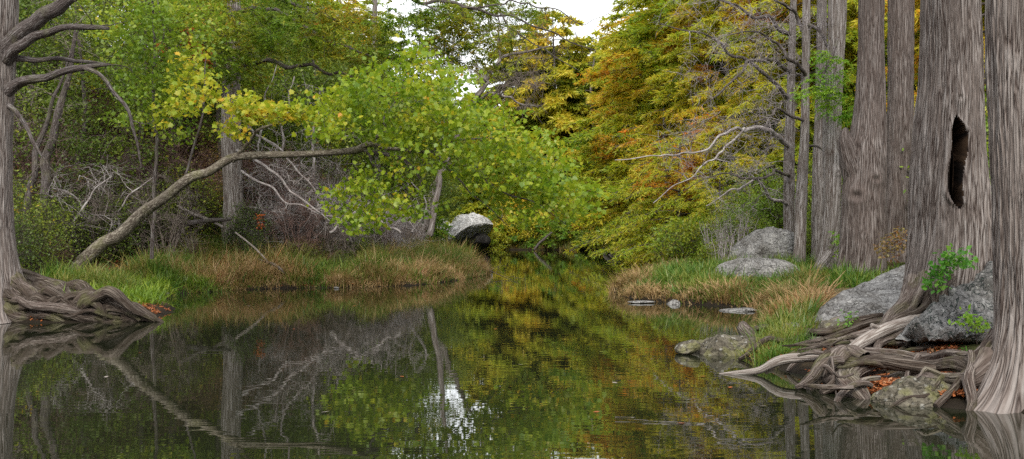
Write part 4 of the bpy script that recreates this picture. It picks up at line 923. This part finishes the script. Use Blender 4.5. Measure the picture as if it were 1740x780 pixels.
PT, RD = ramify(nodes, rads, T, r, .02, 6, .08, .14); mb = MB(); tubes(mb, PT, RD, 3); twigs(mb, PT[:, 2:].reshape(-1, 3), 2, 1.1, r, .017); mb.build('twig_spray', M['twig'], tB, b)
# dark overhanging bough entering from the top
b = P(640, -60, 46)
nodes = []; rads = []
for q, l in enumerate([
    [(600, -40, 42, 4), (700, -5, 41, 3), (780, 12, 40, 2.4), (850, 22, 40, 2), (905, 42, 40, 1.6), (960, 68, 40, 1.2), (1010, 85, 40, .8)],
    [(850, 22, 40, 1.6), (890, 70, 40, 1.2), (940, 100, 40, .9), (985, 120, 40, .6)],
    [(780, 12, 40, 1.6), (860, 5, 39, 1.4), (930, 15, 39, 1.1), (990, 40, 39, .7), (1050, 15, 39, .5)]]):
    o, sp = limb(l, 'limb', M['bark_dark'], tC, bC, 6, .1, seed=520+q, wig=.25); nodes += list(sp[::3, :3]); rads += list(sp[::3, 3])
T = ellt([(880, 50, 110, 50, 60), (960, 70, 60, 40, 22)], r, 38, 42)
PT, RD = ramify(nodes, rads, T, r, .006, 6, .04, .16); mb = MB(); tubes(mb, PT, RD, 3); twigs(mb, PT[:, 2:].reshape(-1, 3), 1, .35, r, .005); mb.build('twig_spray', M['twig_dk'], tC, bC)

# ---------------------------------------------------------------- left bluff: hardwoods and thicket
GL = 'green trees crowding the left bluff'
protoH = [hardwood('broadleaf_tree', 'green broadleaf tree crowding the slope of the left bank', 'tree', (0, 0, 0), 13, 3.6, 600+i, 'leaf_dk' if i != 1 else 'leaf_mid', n=260, nl=42, lsize=.18, group=GL, z0=.22) for i in range(3)]
k = 0; used = [0]*3
for i, (px, Y_, s) in enumerate([(60, 46, 1.0), (190, 52, 1.05), (130, 42, .8), (320, 56, 1.1), (250, 47, .85), (10, 54, 1.1), (460, 66, 1.0), (560, 64, .95), (400, 62, 1.1), (650, 66, .95), (520, 76, 1.1), (700, 80, 1.0), (340, 72, 1.2), (120, 64, 1.3), (230, 68, 1.3), (30, 70, 1.3), (-60, 60, 1.3), (610, 84, 1.1), (710, 96, 1.0), (-120, 48, 1.2), (680, 110, 1.1), (740, 118, .9), (440, 86, 1.3), (480, 58, .95), (540, 57, .9), (600, 60, .9), (380, 80, 1.3), (560, 96, 1.3), (640, 98, 1.2), (480, 100, 1.4), (280, 84, 1.4), (180, 86, 1.5), (80, 84, 1.5), (690, 70, .9), (370, 50, .8), (420, 52, .75), (715, 88, 1.0)]):
    X_ = (px-870)/F*Y_; loc = (X_, Y_, G(X_, Y_)-.1); q = i % 3
    if not used[q]: used[q] = 1; protoH[q].location = loc; protoH[q].scale = (s,)*3
    else: copy_tree(protoH[q], loc, rng.random()*6.28, s)
def shrub(name, label, group, seed, R, Ht, n, leafmat=None, nl=0, lsize=.08, stems=9, mat='twig', tn=3, tl=.35, trad=.006, flop=0):
    r = np.random.default_rng(seed); t = thing(name, label, 'shrub', (0, 0, 0), group)
    st = []; u = np.linspace(0, 1, 7)[:, None]
    for s in range(stems):
        a = r.random()*6.28; d = np.array([cos(a), sin(a), 0]); e = d*R*(.3+.6*r.random())+np.array([0, 0, Ht*(.6+.4*r.random())*(1-flop*r.random())])
        p = np.array([r.normal(0, .15), r.normal(0, .15), -.15])+u*e+np.array([0, 0, 1])*Ht*.25*u*(1-u)-u**2*0
        st.append(p+r.normal(0, .04, p.shape)*u)
    st = np.array(st); mb = MB(); tubes(mb, st, np.broadcast_to(np.linspace(.028, .009, 7), st.shape[:2]), 5)
    T = nrm(r.normal(0, 1, (n, 3)))*np.cbrt(r.random((n, 1)))*np.array([R, R, Ht*.55])+np.array([0, 0, Ht*.55])
    PT, RD = ramify(st[:, 1:].reshape(-1, 3), np.full(len(st)*6, .016), T, r, trad, 6, .06, .12); tubes(mb, PT, RD, 3)
    twigs(mb, PT[:, 2:].reshape(-1, 3), tn, tl, r, trad*.8, (0, 0, .3), K=3)
    mb.build('branchwork', M[mat], t)
    if leafmat: lb = MB(); leaves(lb, spread(T, nl, r, .2, .16), lsize, r, OVAL, 1.0); lb.build('foliage', M[leafmat], t, smooth=False)
    return t
S = {}
S['bare'] = [shrub('bare_shrub', 'leafless grey-twigged shrub in the thicket on the left slope', 'leafless shrubs in the left thicket', 700+i, 1.5, 3.4, 150, None, mat='twig' if i == 0 else 'twig_red', tn=2, tl=.55, trad=.012) for i in range(2)]
S['brown'] = [shrub('brown_shrub', 'brown-leaved shrub in the thicket on the left slope', 'brown-leaved shrubs in the left thicket', 710, 1.3, 2.4, 130, 'leaf_brown', 16, .09, mat='twig_red')]
S['green'] = [shrub('leafy_shrub', 'dark green small-leaved shrub in the thicket on the left slope', 'green shrubs in the left thicket', 720+i, 1.4, 2.8, 140, 'leaf_dk', 26, .10, mat='twig_dk') for i in range(2)]
S['pale'] = [shrub('dead_shrub', 'tangle of long pale dead canes under the left trees', 'tangles of pale dead canes', 730, 1.9, 2.5, 110, None, mat='twig_pale', tn=2, tl=.9, trad=.014, flop=.7)]
placed = {k_: set() for k_ in S}
r = np.random.default_rng(90)
def put(kind, x, y, s, rz=None, zoff=-.1, sz=None, label=None, group=None):
    lst = S[kind]; i = r.integers(len(lst)); loc = (x, y, G(x, y)+zoff); rz = r.random()*6.28 if rz is None else rz
    if i not in placed[kind] and label is None:
        placed[kind].add(i); lst[i].location = loc; lst[i].rotation_euler = (0, 0, rz); lst[i].scale = (s, s, sz or s)
    else: copy_tree(lst[i], loc, rz, s, label, group, sz)
cnt = 0; tries = 0
while cnt < 210 and tries < 5000:
    tries += 1; Y_ = r.uniform(38, 84)**1.0; px = r.uniform(-60, 750); x = (px-870)/F*Y_
    d = float(shore_sd(np.array([x]), np.array([Y_]))[0])
    if d < 4.2 or x > -3.5 or d > 26: continue
    if px < 330: kind = ['green', 'green', 'bare', 'brown'][r.integers(4)] if Y_ < 60 else ['bare', 'green'][r.integers(2)]
    elif px < 590: kind = ['bare', 'green', 'brown', 'brown', 'bare', 'green'][r.integers(6)]
    else: kind = ['brown', 'bare', 'bare', 'pale', 'brown'][r.integers(5)]
    put(kind, x, Y_, r.uniform(.7, 1.25)*(.85 if d < 7 else 1.1)); cnt += 1
for (px, Y_, s) in [(470, 45, .9), (520, 46, 1.0), (570, 47, .9), (620, 49, .8), (450, 48, 1.1), (540, 50, 1.1), (660, 51, .8), (600, 52, 1.0)]:
    x = (px-870)/F*Y_; put('pale', x, Y_, s)
for (px, Y_, s) in [(20, 33, .8), (60, 33, .8), (0, 30, .7), (40, 36, .9), (100, 38, .8), (150, 40, .7), (200, 41, .7), (90, 35, .5), (-40, 33, 1.1), (240, 43, .7)]:
    x = (px-870)/F*Y_; put('green' if s != .5 else 'brown', x, Y_, s)
# right bank shrubs and green behind the trunks
S['gr'] = [shrub('leafy_shrub', 'bright green shrub behind the trunks of the right bank', 'bright green shrubs behind the right trunks', 740, 1.5, 3.0, 170, 'leaf_mid', 34, .11, mat='twig_dk')]; placed['gr'] = set()
for (px, Y_, s) in [(1690, 26, 1.0), (1710, 30, 1.3), (1680, 34, 1.5), (1660, 40, 1.8), (1720, 38, 1.8), (1600, 44, 1.6), (1560, 46, 1.7), (1540, 52, 1.8), (1480, 50, 1.5), (1430, 52, 1.6), (1380, 50, 1.4), (1320, 52, 1.4), (1270, 50, 1.0), (1240, 54, 1.0), (1300, 58, 1.5), (1215, 60, .9), (1440, 46, 1.2), (1260, 47, .8), (1225, 48, .7), (1700, 50, 2.6), (1640, 55, 2.6), (1450, 60, 2.4), (1500, 64, 2.6), (1780, 45, 2.4), (1400, 46, .8), (1560, 38, .7), (1375, 43, .5)]:
    x = (px-870)/F*Y_; put('gr', x, Y_, s)
S['weedy'] = [shrub('bare_shrub', 'pale wispy cane clump beside the round grey boulder', 'wispy cane clumps beyond the grassy point', 750, .7, 2.4, 60, 'leaf_mid', 5, .07, mat='twig_pale', stems=16, tn=1, tl=.3, trad=.006)]; placed['weedy'] = set()
for (px, Y_, s) in [(1228, 42, .8), (1245, 44, 1), (1215, 46, .9), (1262, 45, 1.0), (1205, 52, .9), (1130, 62, .8), (1100, 74, .9)]:
    put('weedy', (px-870)/F*Y_, Y_, s)
for _ in range(34):
    px = r.uniform(250, 740); Y_ = r.uniform(40.5, 47); x = (px-870)/F*Y_
    d = float(shore_sd(np.array([x]), np.array([Y_]))[0])
    if 2.2 < d < 6: put('brown' if r.random() < .6 else 'green', x, Y_, r.uniform(.28, .5))
# low bank plants on far shores
S['bf'] = [shrub('leafy_shrub', 'pale olive bush beside the boulder at the far bend', 'pale olive bushes at the far bend', 770, 1.8, 3.2, 130, 'leaf_cyp_far', 34, .2, mat='twig_dk')]; placed['bf'] = set()
for (px, Y_, s_) in [(840, 127, .9), (858, 128.5, 1.2), (880, 128.5, 1.2), (905, 128, 1.3), (930, 127.5, 1.2), (955, 127, 1.3), (985, 126, 1.2), (1015, 124.5, 1.2), (870, 132, 1.5), (920, 132, 1.6), (970, 131, 1.6), (1040, 124, 1), (745, 134, 1.1), (780, 134, 1.1), (815, 133, 1.1), (715, 126, 1.0), (1075, 121, 1.1)]:
    put('bf', (px-870)/F*Y_, Y_, s_)
S['far'] = [shrub('leafy_shrub', 'low olive shrub at the waterline of the far banks', 'low shrubs along the far waterline', 760, 1.6, 2.0, 120, 'leaf_olive', 34, .14, mat='twig_dk')]; placed['far'] = set()
for _ in range(60):
    i = r.integers(17, 28); u = r.random(); p = SHORE[i]*(1-u)+SHORE[i+1]*u; n_ = np.array([1.0 if p[0] > 3 else -1., .6 if p[1] > 112 else 0]) if p[1] < 118 else np.array([0, 1.])
    q = p+n_*r.uniform(1.2, 3.5)
    if -7.5 < q[0] < -1.2 and q[1] > 110: continue
    put('far', q[0], q[1], r.uniform(.5, 1.1))

# lime fern-like cypress sprigs hanging before the right trunks
bq = P(1400, 150, 36.5)
T = ellt([(1410, 125, 30, 40, 16), (1385, 160, 28, 30, 14), (1425, 180, 28, 26, 16), (1400, 100, 20, 16, 6), (1450, 430, 20, 12, 4), (1425, 405, 14, 10, 3), (1450, 200, 18, 20, 6)], r, 36, 37.4)
o, sp = limb([(1424, 60, Y5, 3), (1416, 90, 37, 2.4), (1402, 120, 36.8, 2), (1390, 150, 36.5, 1)], 'limb', M['bark_dark'], t5, b5, 6, .1, seed=530)
PT, RD = ramify(sp[::3, :3], sp[::3, 3], T, r, .005, 6, .05, .12); mb = MB(); tubes(mb, PT, RD, 3); mb.build('twig_spray', M['twig_dk'], t5, b5)
mb = MB(); feather(mb, T, 5, r, .45, .12, .3, 16); mb.build('foliage', M['leaf_lime'], t5, b5, smooth=False)

# saplings on the rocks
def sapling(label, base, pts, n, ls, seed, mat='leaf_sap', sp_=(.07, .05)):
    r = np.random.default_rng(seed); t = thing('sapling', label, 'sapling', base); T = ellt(pts, r, base[1]-.25, base[1]+.1)
    st = np.array([base, base+(T.mean(0)-base)*.5, T.mean(0)]); PT, RD = ramify(np.linspace(base, T.mean(0), 6), np.full(6, .008), T, r, .0025, 5, .08, .1)
    mb = MB(); tube(mb, np.linspace(base, T.mean(0), 8), np.linspace(.009, .004, 8), 6, .1); tubes(mb, PT, RD, 4); mb.build('stem', M['twig_dk'], t, base)
    mb = MB(); leaves(mb, spread(T, n, r, *sp_), ls, r, OVAL, .6, droop=.2, wid=1.3); mb.build('foliage', M[mat], t, base, smooth=False)
sapling('bright green sapling in the crotch of the rocks before the hollow cypress', P(1610, 500, 16.4), [(1600, 455, 16, 10, 16), (1620, 440, 22, 10, 20), (1590, 478, 12, 10, 10), (1640, 445, 12, 8, 8)], 7, .085, 801)
sapling('yellow-green sprig growing under the craggy boulder', P(1660, 585, 14.2), [(1650, 545, 14, 7, 10), (1668, 552, 14, 7, 10), (1640, 538, 8, 6, 4)], 6, .07, 802, 'leaf_lime')
sapling('tiny green sprig in the black gap under the craggy boulder', P(1628, 612, 14), [(1627, 602, 8, 4, 6)], 5, .06, 803)
sapling('small green weed at the foot of the tilted slab', P(1442, 560, 17.6), [(1440, 545, 7, 9, 8), (1446, 535, 5, 6, 4)], 6, .06, 804)
sapling('reddish and green seedling bush behind the tilted slab', P(1520, 440, 27), [(1515, 420, 22, 16, 26), (1530, 400, 16, 12, 14)], 8, .09, 805, 'leaf_brown', (.12, .1))
sapling('green and yellow weed between the forked trunk and the pale slim cypress', P(1437, 465, 35), [(1440, 430, 14, 22, 24), (1430, 405, 8, 14, 8)], 8, .10, 806, 'leaf_lime', (.12, .1))
sapling('orange-tipped seedling in the left grass beside the grey cypress trunk', P(445, 410, 42), [(443, 378, 5, 14, 9)], 8, .10, 807, 'leaf_rust', (.09, .1))

# pale dead treetops slumped in front of the thicket
def treetop(label, lst, ell, n, seed, Y0, Y1):
    b = P(*lst[0][-1][:3]); t = thing('fallen_treetop', label, 'dead branches', b); nodes = []; rads = []
    for q, l in enumerate(lst):
        o, sp = limb(l, 'limb', M['twig_pale'], t, b, 7, .1, seed=seed+q, wig=.25); nodes += list(sp[::3, :3]); rads += list(sp[::3, 3])
    r = np.random.default_rng(seed); T = ellt(ell, r, Y0, Y1); PT, RD = ramify(nodes, rads, T, r, .010, 7, .05, .1)
    mb = MB(); tubes(mb, PT, RD, 4); twigs(mb, PT[:, 3:].reshape(-1, 3), 1, .9, r, .011, (.5, 0, -.5)); mb.build('twig_spray', M['twig_pale'], t, b)
treetop('pale dead treetop slumped down to the right from the grey cypress trunk', [[(402, 255, 44, 3), (455, 290, 43.5, 2.4), (510, 335, 43, 1.8), (560, 375, 43, 1)], [(410, 290, 43.5, 2.4), (470, 330, 43, 2), (520, 352, 43, 1.2), (580, 372, 43, .8)], [(420, 215, 45, 2.2), (480, 262, 44, 1.8), (540, 330, 44, 1)]], [(500, 320, 90, 50, 60), (450, 280, 50, 40, 20)], 80, 951, 42.5, 45)
treetop('grey dead canes heaped under the yellow sycamore leaves', [[(560, 395, 44, 2.4), (610, 360, 44, 2), (650, 330, 44, 1.4)], [(680, 395, 44, 2.4), (640, 370, 44, 2), (600, 350, 44, 1.2)], [(700, 395, 46, 2), (720, 350, 46, 1.5), (700, 310, 46, .8)]], [(620, 365, 80, 30, 60), (690, 350, 50, 40, 20)], 60, 952, 43, 46)
treetop('thin grey dead canes arching left of the leaning sycamore stem', [[(110, 395, 38, 2), (150, 330, 38, 1.6), (190, 300, 38, 1)], [(160, 395, 39, 2), (130, 340, 39, 1.6), (90, 320, 39, 1)], [(200, 390, 40, 2), (220, 330, 40, 1.4), (262, 300, 40, .8)]], [(150, 330, 80, 60, 50)], 50, 953, 37, 41)
treetop('upright grey dead crown above the leaning sycamore stem', [[(470, 300, 50, 2.6), (480, 220, 50, 2), (500, 130, 50, 1.2)], [(540, 330, 52, 2.6), (530, 240, 52, 2), (545, 150, 52, 1.2)], [(440, 280, 49, 2), (450, 180, 49, 1.4), (470, 110, 49, .8)]], [(500, 210, 70, 90, 50), (560, 260, 60, 60, 20)], 80, 954, 48, 53)
# fallen logs on left bank
def log(label, lst, mat, seed, nm='fallen_log'):
    b = P(*lst[len(lst)//2][:3]); t = thing(nm, label, 'log', b); limb(lst, 'stem', M[mat], t, b, 12, .2, seed=seed, wig=.1); return t
log('grey fallen log crossing the heap left of the grey cypress trunk', [(300, 350, 42, 2), (335, 365, 42, 2.6), (378, 386, 42, 2)], 'drift', 901)
log('thin dark fallen log low in the heap left of the grey cypress trunk', [(318, 380, 42, 4), (350, 374, 42, 4), (392, 372, 42, 3)], 'bark_dark', 902)
log('pale fallen branch pointing down into the left grass', [(400, 395, 41.5, 1.4), (432, 420, 41, 1.6), (455, 445, 40.5, 1)], 'drift', 903)
log('crooked brown branch lying in the left bank grass', [(440, 440, 40.6, 1.6), (470, 452, 40.3, 2.6), (486, 466, 40, 2)], 'root', 904)
log('dark stick poking out of the water at the far right bank', [(908, 424, 120, 1.6), (922, 408, 120, 2), (938, 395, 120, 1.4)], 'bark_dark', 905)
log('low grey log lying along the right bank beyond the stump', [(1070, 418, 90, 2), (1100, 410, 90, 3), (1130, 404, 90, 2.4)], 'drift', 906)
b = P(880, 470, 48)
t = thing('sunken_branch', 'bare twigs of a sunken branch breaking the water off the left grassy point', 'branch', b)
mb = MB(); nd = np.linspace(P(832, 468, 50), P(872, 478, 46), 8); nd[:, 2] = np.linspace(.25, -.02, 8); tube(mb, nd, np.linspace(.02, .01, 8), 5)
T = np.array([[*P(a, 480, Y_)[:2], z_] for a, Y_, z_ in [(845, 48, .5), (858, 47, .35), (850, 49, .7), (868, 46, .25), (880, 46, .12), (835, 47, .3), (890, 47, .03), (862, 50, .5)]])
PT, RD = ramify(nd, np.full(8, .014), T, r, .006, 6, .05, .12); tubes(mb, PT, RD, 4); twigs(mb, T, 3, .3, r, .005, (0, 0, .4)); mb.build('twig_spray', M['twig_dk'], t, b)

# ---------------------------------------------------------------- grass, litter
def blades(mb, p, h, r, lean=.45, w=.018, dirb=None):
    n = len(p); h = h*(.35+1.0*r.random(n)**1.3); a = r.random(n)*6.28; d = np.stack([np.cos(a), np.sin(a), 0*a], -1)
    if dirb is not None: d = nrm(d+dirb)
    s = np.stack([-d[:, 1], d[:, 0], 0*a], -1); s = nrm(s+r.normal(0, .5, (n, 3))*np.array([1, 1, 0])); le = lean*(.3+1.1*r.random(n))
    def pt(u): return p+np.array([0, 0, 1])*(h*u*(1-.35*le*u))[:, None]+d*(h*le*u*u)[:, None]
    W = (w*(.6+.8*r.random(n)))[:, None]; b0, b1, b2 = pt(0), pt(.5), pt(1.)
    V = np.stack([b0-s*W*.6, b0+s*W*.6, b1+s*W*.5, b1-s*W*.5, b2+s*W*.08, b2-s*W*.08], 1); k = (np.arange(n)*6)[:, None]
    mb.add(V, np.concatenate([k+np.array([[0, 1, 2, 3]]), k+np.array([[3, 2, 4, 5]])]))
def grass(name, mat, area, n, h, seed, dmin=.02, dmax=4, tuft=14, ts=.11, lean=.55, w=.026, fn=None, cond=None):
    r = np.random.default_rng(seed); x0, x1, y0, y1 = area; nt = n//tuft
    cx = r.uniform(x0, x1, nt*8); cy = r.uniform(y0, y1, nt*8); d = shore_sd(cx, cy); keep = (d > dmin) & (d < dmax)
    if cond is not None: keep &= cond(cx, cy, d)
    cx, cy, d = cx[keep][:nt], cy[keep][:nt], d[keep][:nt]; m = len(cx)
    big = .62+.75*sm(-.35, .5, vn(np.stack([cx*1.3, cy*1.3, 0*cx], -1), seed+40)); hs = h*big*(.6+.8*r.random(m))*(1 if fn is None else fn(cx, cy, d))
    X_ = np.repeat(cx, tuft)+r.normal(0, ts, m*tuft); Y_ = np.repeat(cy, tuft)+r.normal(0, ts, m*tuft)
    p = np.stack([X_, Y_, H(X_, Y_)-.03], -1); ok = shore_sd(X_, Y_) > -.12; hh = np.repeat(hs, tuft)
    out = np.stack([X_-np.repeat(cx, tuft), Y_-np.repeat(cy, tuft), 0*X_], -1)/ts
    mb = MB(); blades(mb, p[ok], hh[ok], r, lean, w, out[ok]*.8)
    return mb.build(name, M[mat], smooth=False, kind='stuff')
AL = (-13, -.5, 24, 58)
left = lambda x, y, d: (x < -.6)
g1 = grass('bank_grass', 'grass_mix', AL, 70000, .56, 1, .1, 6.5, cond=lambda x, y, d: left(x, y, d) & ((y > 36)), fn=lambda x, y, d: .55+.55*sm(0, 2, d))
g2 = grass('dry_grass', 'grass_tan', AL, 60000, .55, 2, .02, 5.5, lean=.8, cond=lambda x, y, d: left(x, y, d) & ((y > 37.5)) & ((d < 1.4) | (vn(np.stack([x*.5, y*.5, 0*x], -1), 3) > .15)), fn=lambda x, y, d: .5+.6*sm(0, 1.6, d))
g3 = grass('green_grass', 'grass_g', AL, 46000, .5, 3, .02, 6, cond=lambda x, y, d: left(x, y, d) & ((x < -9) | (x > -3.6) | (vn(np.stack([x*.7, y*.7, 0*x], -1), 13) > .45)) & (y > 29.5), fn=lambda x, y, d: .4+.6*sm(0, 1.6, d))
AR = (2.5, 12, 15, 58)
pen = lambda x, y, d: (y > 25) & (x < 3+.38*y-1.0)
g4 = grass('green_grass', 'grass_g', AR, 80000, .30, 4, .1, 6.5, cond=lambda x, y, d: (y > 29.5) & (d > .25) & (np.hypot((x-8.05)/1.9, (y-34.4)/2.9) > 1), fn=lambda x, y, d: .6+.7*sm(0, 1.6, d))
g5 = grass('dry_grass', 'grass_tan', AR, 34000, .42, 5, -.02, 1.3, lean=1.0, cond=lambda x, y, d: (y > 23.5) & (x < .285*y), fn=lambda x, y, d: .6+.4*sm(0, 1.2, d))
g6 = grass('bank_grass', 'grass_mix', AR, 40000, .38, 6, .05, 4.5, cond=lambda x, y, d: (y > 19) & (y < 31) & (x < .272*y), fn=lambda x, y, d: .6+.5*sm(0, 1.6, d))
g7 = grass('sedge', 'grass_g', (3.6, 4.6, 16.4, 18.6), 2600, .36, 7, .05, 1.2, tuft=60, ts=.07, lean=.7, w=.009)
g8 = grass('bank_grass', 'grass_mix', (-12, 20, 56, 135), 70000, .8, 8, .0, 4, tuft=20, ts=.3, w=.035, lean=.6)
o_ = grass('weeds', 'leaf_mid', (-13, -9, 25, 38), 9000, .3, 9, .1, 4, tuft=16, ts=.1, w=.03, lean=.9)
for o in (g1, g2, g3, g4, g5, g6, g7, g8, o_): pass
# leaf litter
def litter(name, boxes, n, size, seed, zoff=.02, mat='litter'):
    r = np.random.default_rng(seed); mb = MB()
    for (x0, x1, y0, y1, w) in boxes:
        m = int(n*w); x = r.uniform(x0, x1, m); y = r.uniform(y0, y1, m); cl = vn(np.stack([x*2.2, y*2.2, 0*x], -1), 6) > -.2
        x, y = x[cl], y[cl]; z = H(x, y); k = z > .02; x, y, z = x[k], y[k], z[k]
        leaves(mb, np.stack([x, y, z+zoff+.02*r.random(len(x))], -1), size, r, OVAL, .35, wid=1.2)
    return mb.build(name, M[mat], smooth=False, kind='stuff')
litter('leaf_litter', [(3.6, 7.5, 12, 18.5, .6), (4.2, 7.0, 12.1, 14.2, .3), (-12, -8.3, 24, 28, .2)], 56000, .055, 1)
litter('bluff_litter', [(-40, -3, 38, 90, 1)], 60000, .16, 2)
# floating bits
r = np.random.default_rng(3)
lb = None
for i, (px, py) in enumerate([(1110, 610), (1130, 585), (1100, 548), (955, 503), (870, 502), (1010, 535), (720, 512), (600, 520), (300, 580), (180, 640), (960, 600), (840, 560), (1040, 650), (1200, 640), (500, 560), (1320, 612), (1180, 560), (1240, 660), (1290, 690), (760, 540), (330, 545), (420, 520), (1020, 700), (680, 640), (880, 620), (1150, 720), (240, 600), (560, 700)]):
    Y_ = CH*F/(py-HOR); mb = MB(); leaves(mb, np.array([[0, 0, .006]]), np.array([.07+.05*r.random()]), r, OVAL, .08, curl=.05, wid=1.2)
    o = mb.build('floating_leaf', M['litter' if i % 3 else 'drift'], smooth=False); o.location = ((px-870)/F*Y_, Y_, .004)
    o['label'] = 'tiny fallen leaf floating on the dark river'; o['category'] = 'leaf'; o['group'] = 'leaves floating on the river'

# ---------------------------------------------------------------- world, sun, camera
w = bpy.data.worlds.new('World'); sc.world = w; w.use_nodes = True; nt = w.node_tree; nt.nodes.clear()
sky = nt.nodes.new('ShaderNodeTexSky'); sky.sky_type = 'NISHITA'; sky.sun_disc = False; sky.sun_elevation = radians(40); sky.sun_rotation = radians(184)
tc = nt.nodes.new('ShaderNodeTexCoord')
cl = noise(nt, mapv(nt, tc.outputs['Generated'], (1, 1, 2.5)), 2.5, 5, .55)
ov = ramp(nt, cl, [(.3, (8.0, 8.1, 8.2)), (.7, (10.9, 10.7, 10.4))])
mxs = mixc(nt, .82, sky.outputs[0], ov)
bg = nt.nodes.new('ShaderNodeBackground'); bg.inputs[1].default_value = .10
nt.links.new(mxs, bg.inputs[0]); wo = nt.nodes.new('ShaderNodeOutputWorld'); nt.links.new(bg.outputs[0], wo.inputs[0])
sun = bpy.data.lights.new('sun', 'SUN'); sun.energy = 1.5; sun.angle = radians(15); sun.color = (1, .94, .84)
so = bpy.data.objects.new('sun', sun); COL.objects.link(so)
az = radians(184); el = radians(40)   # from behind the camera, high
sd = np.array([sin(az)*cos(el), cos(az)*cos(el), sin(el)])
from mathutils import Vector
so.rotation_euler = Vector(tuple(-sd)).to_track_quat('-Z', 'Y').to_euler()
cam = bpy.data.cameras.new('camera'); co = bpy.data.objects.new('camera', cam); COL.objects.link(co)
cam.sensor_width = 36; cam.lens = 36*F/1740; cam.clip_end = 3000; cam.clip_start = .1
co.location = (0, 0, CH); co.rotation_euler = (radians(90)+5/F, 0, 0)
sc.camera = co
sc.view_settings.view_transform = 'Standard'; sc.view_settings.look = 'None'; sc.view_settings.gamma = 1
sc.view_settings.exposure = 1.3
cy = sc.cycles; cy.use_denoising = False
cy.max_bounces = 5; cy.diffuse_bounces = 3; cy.glossy_bounces = 2; cy.transmission_bounces = 3; cy.transparent_max_bounces = 4
cy.caustics_reflective = False; cy.caustics_refractive = False
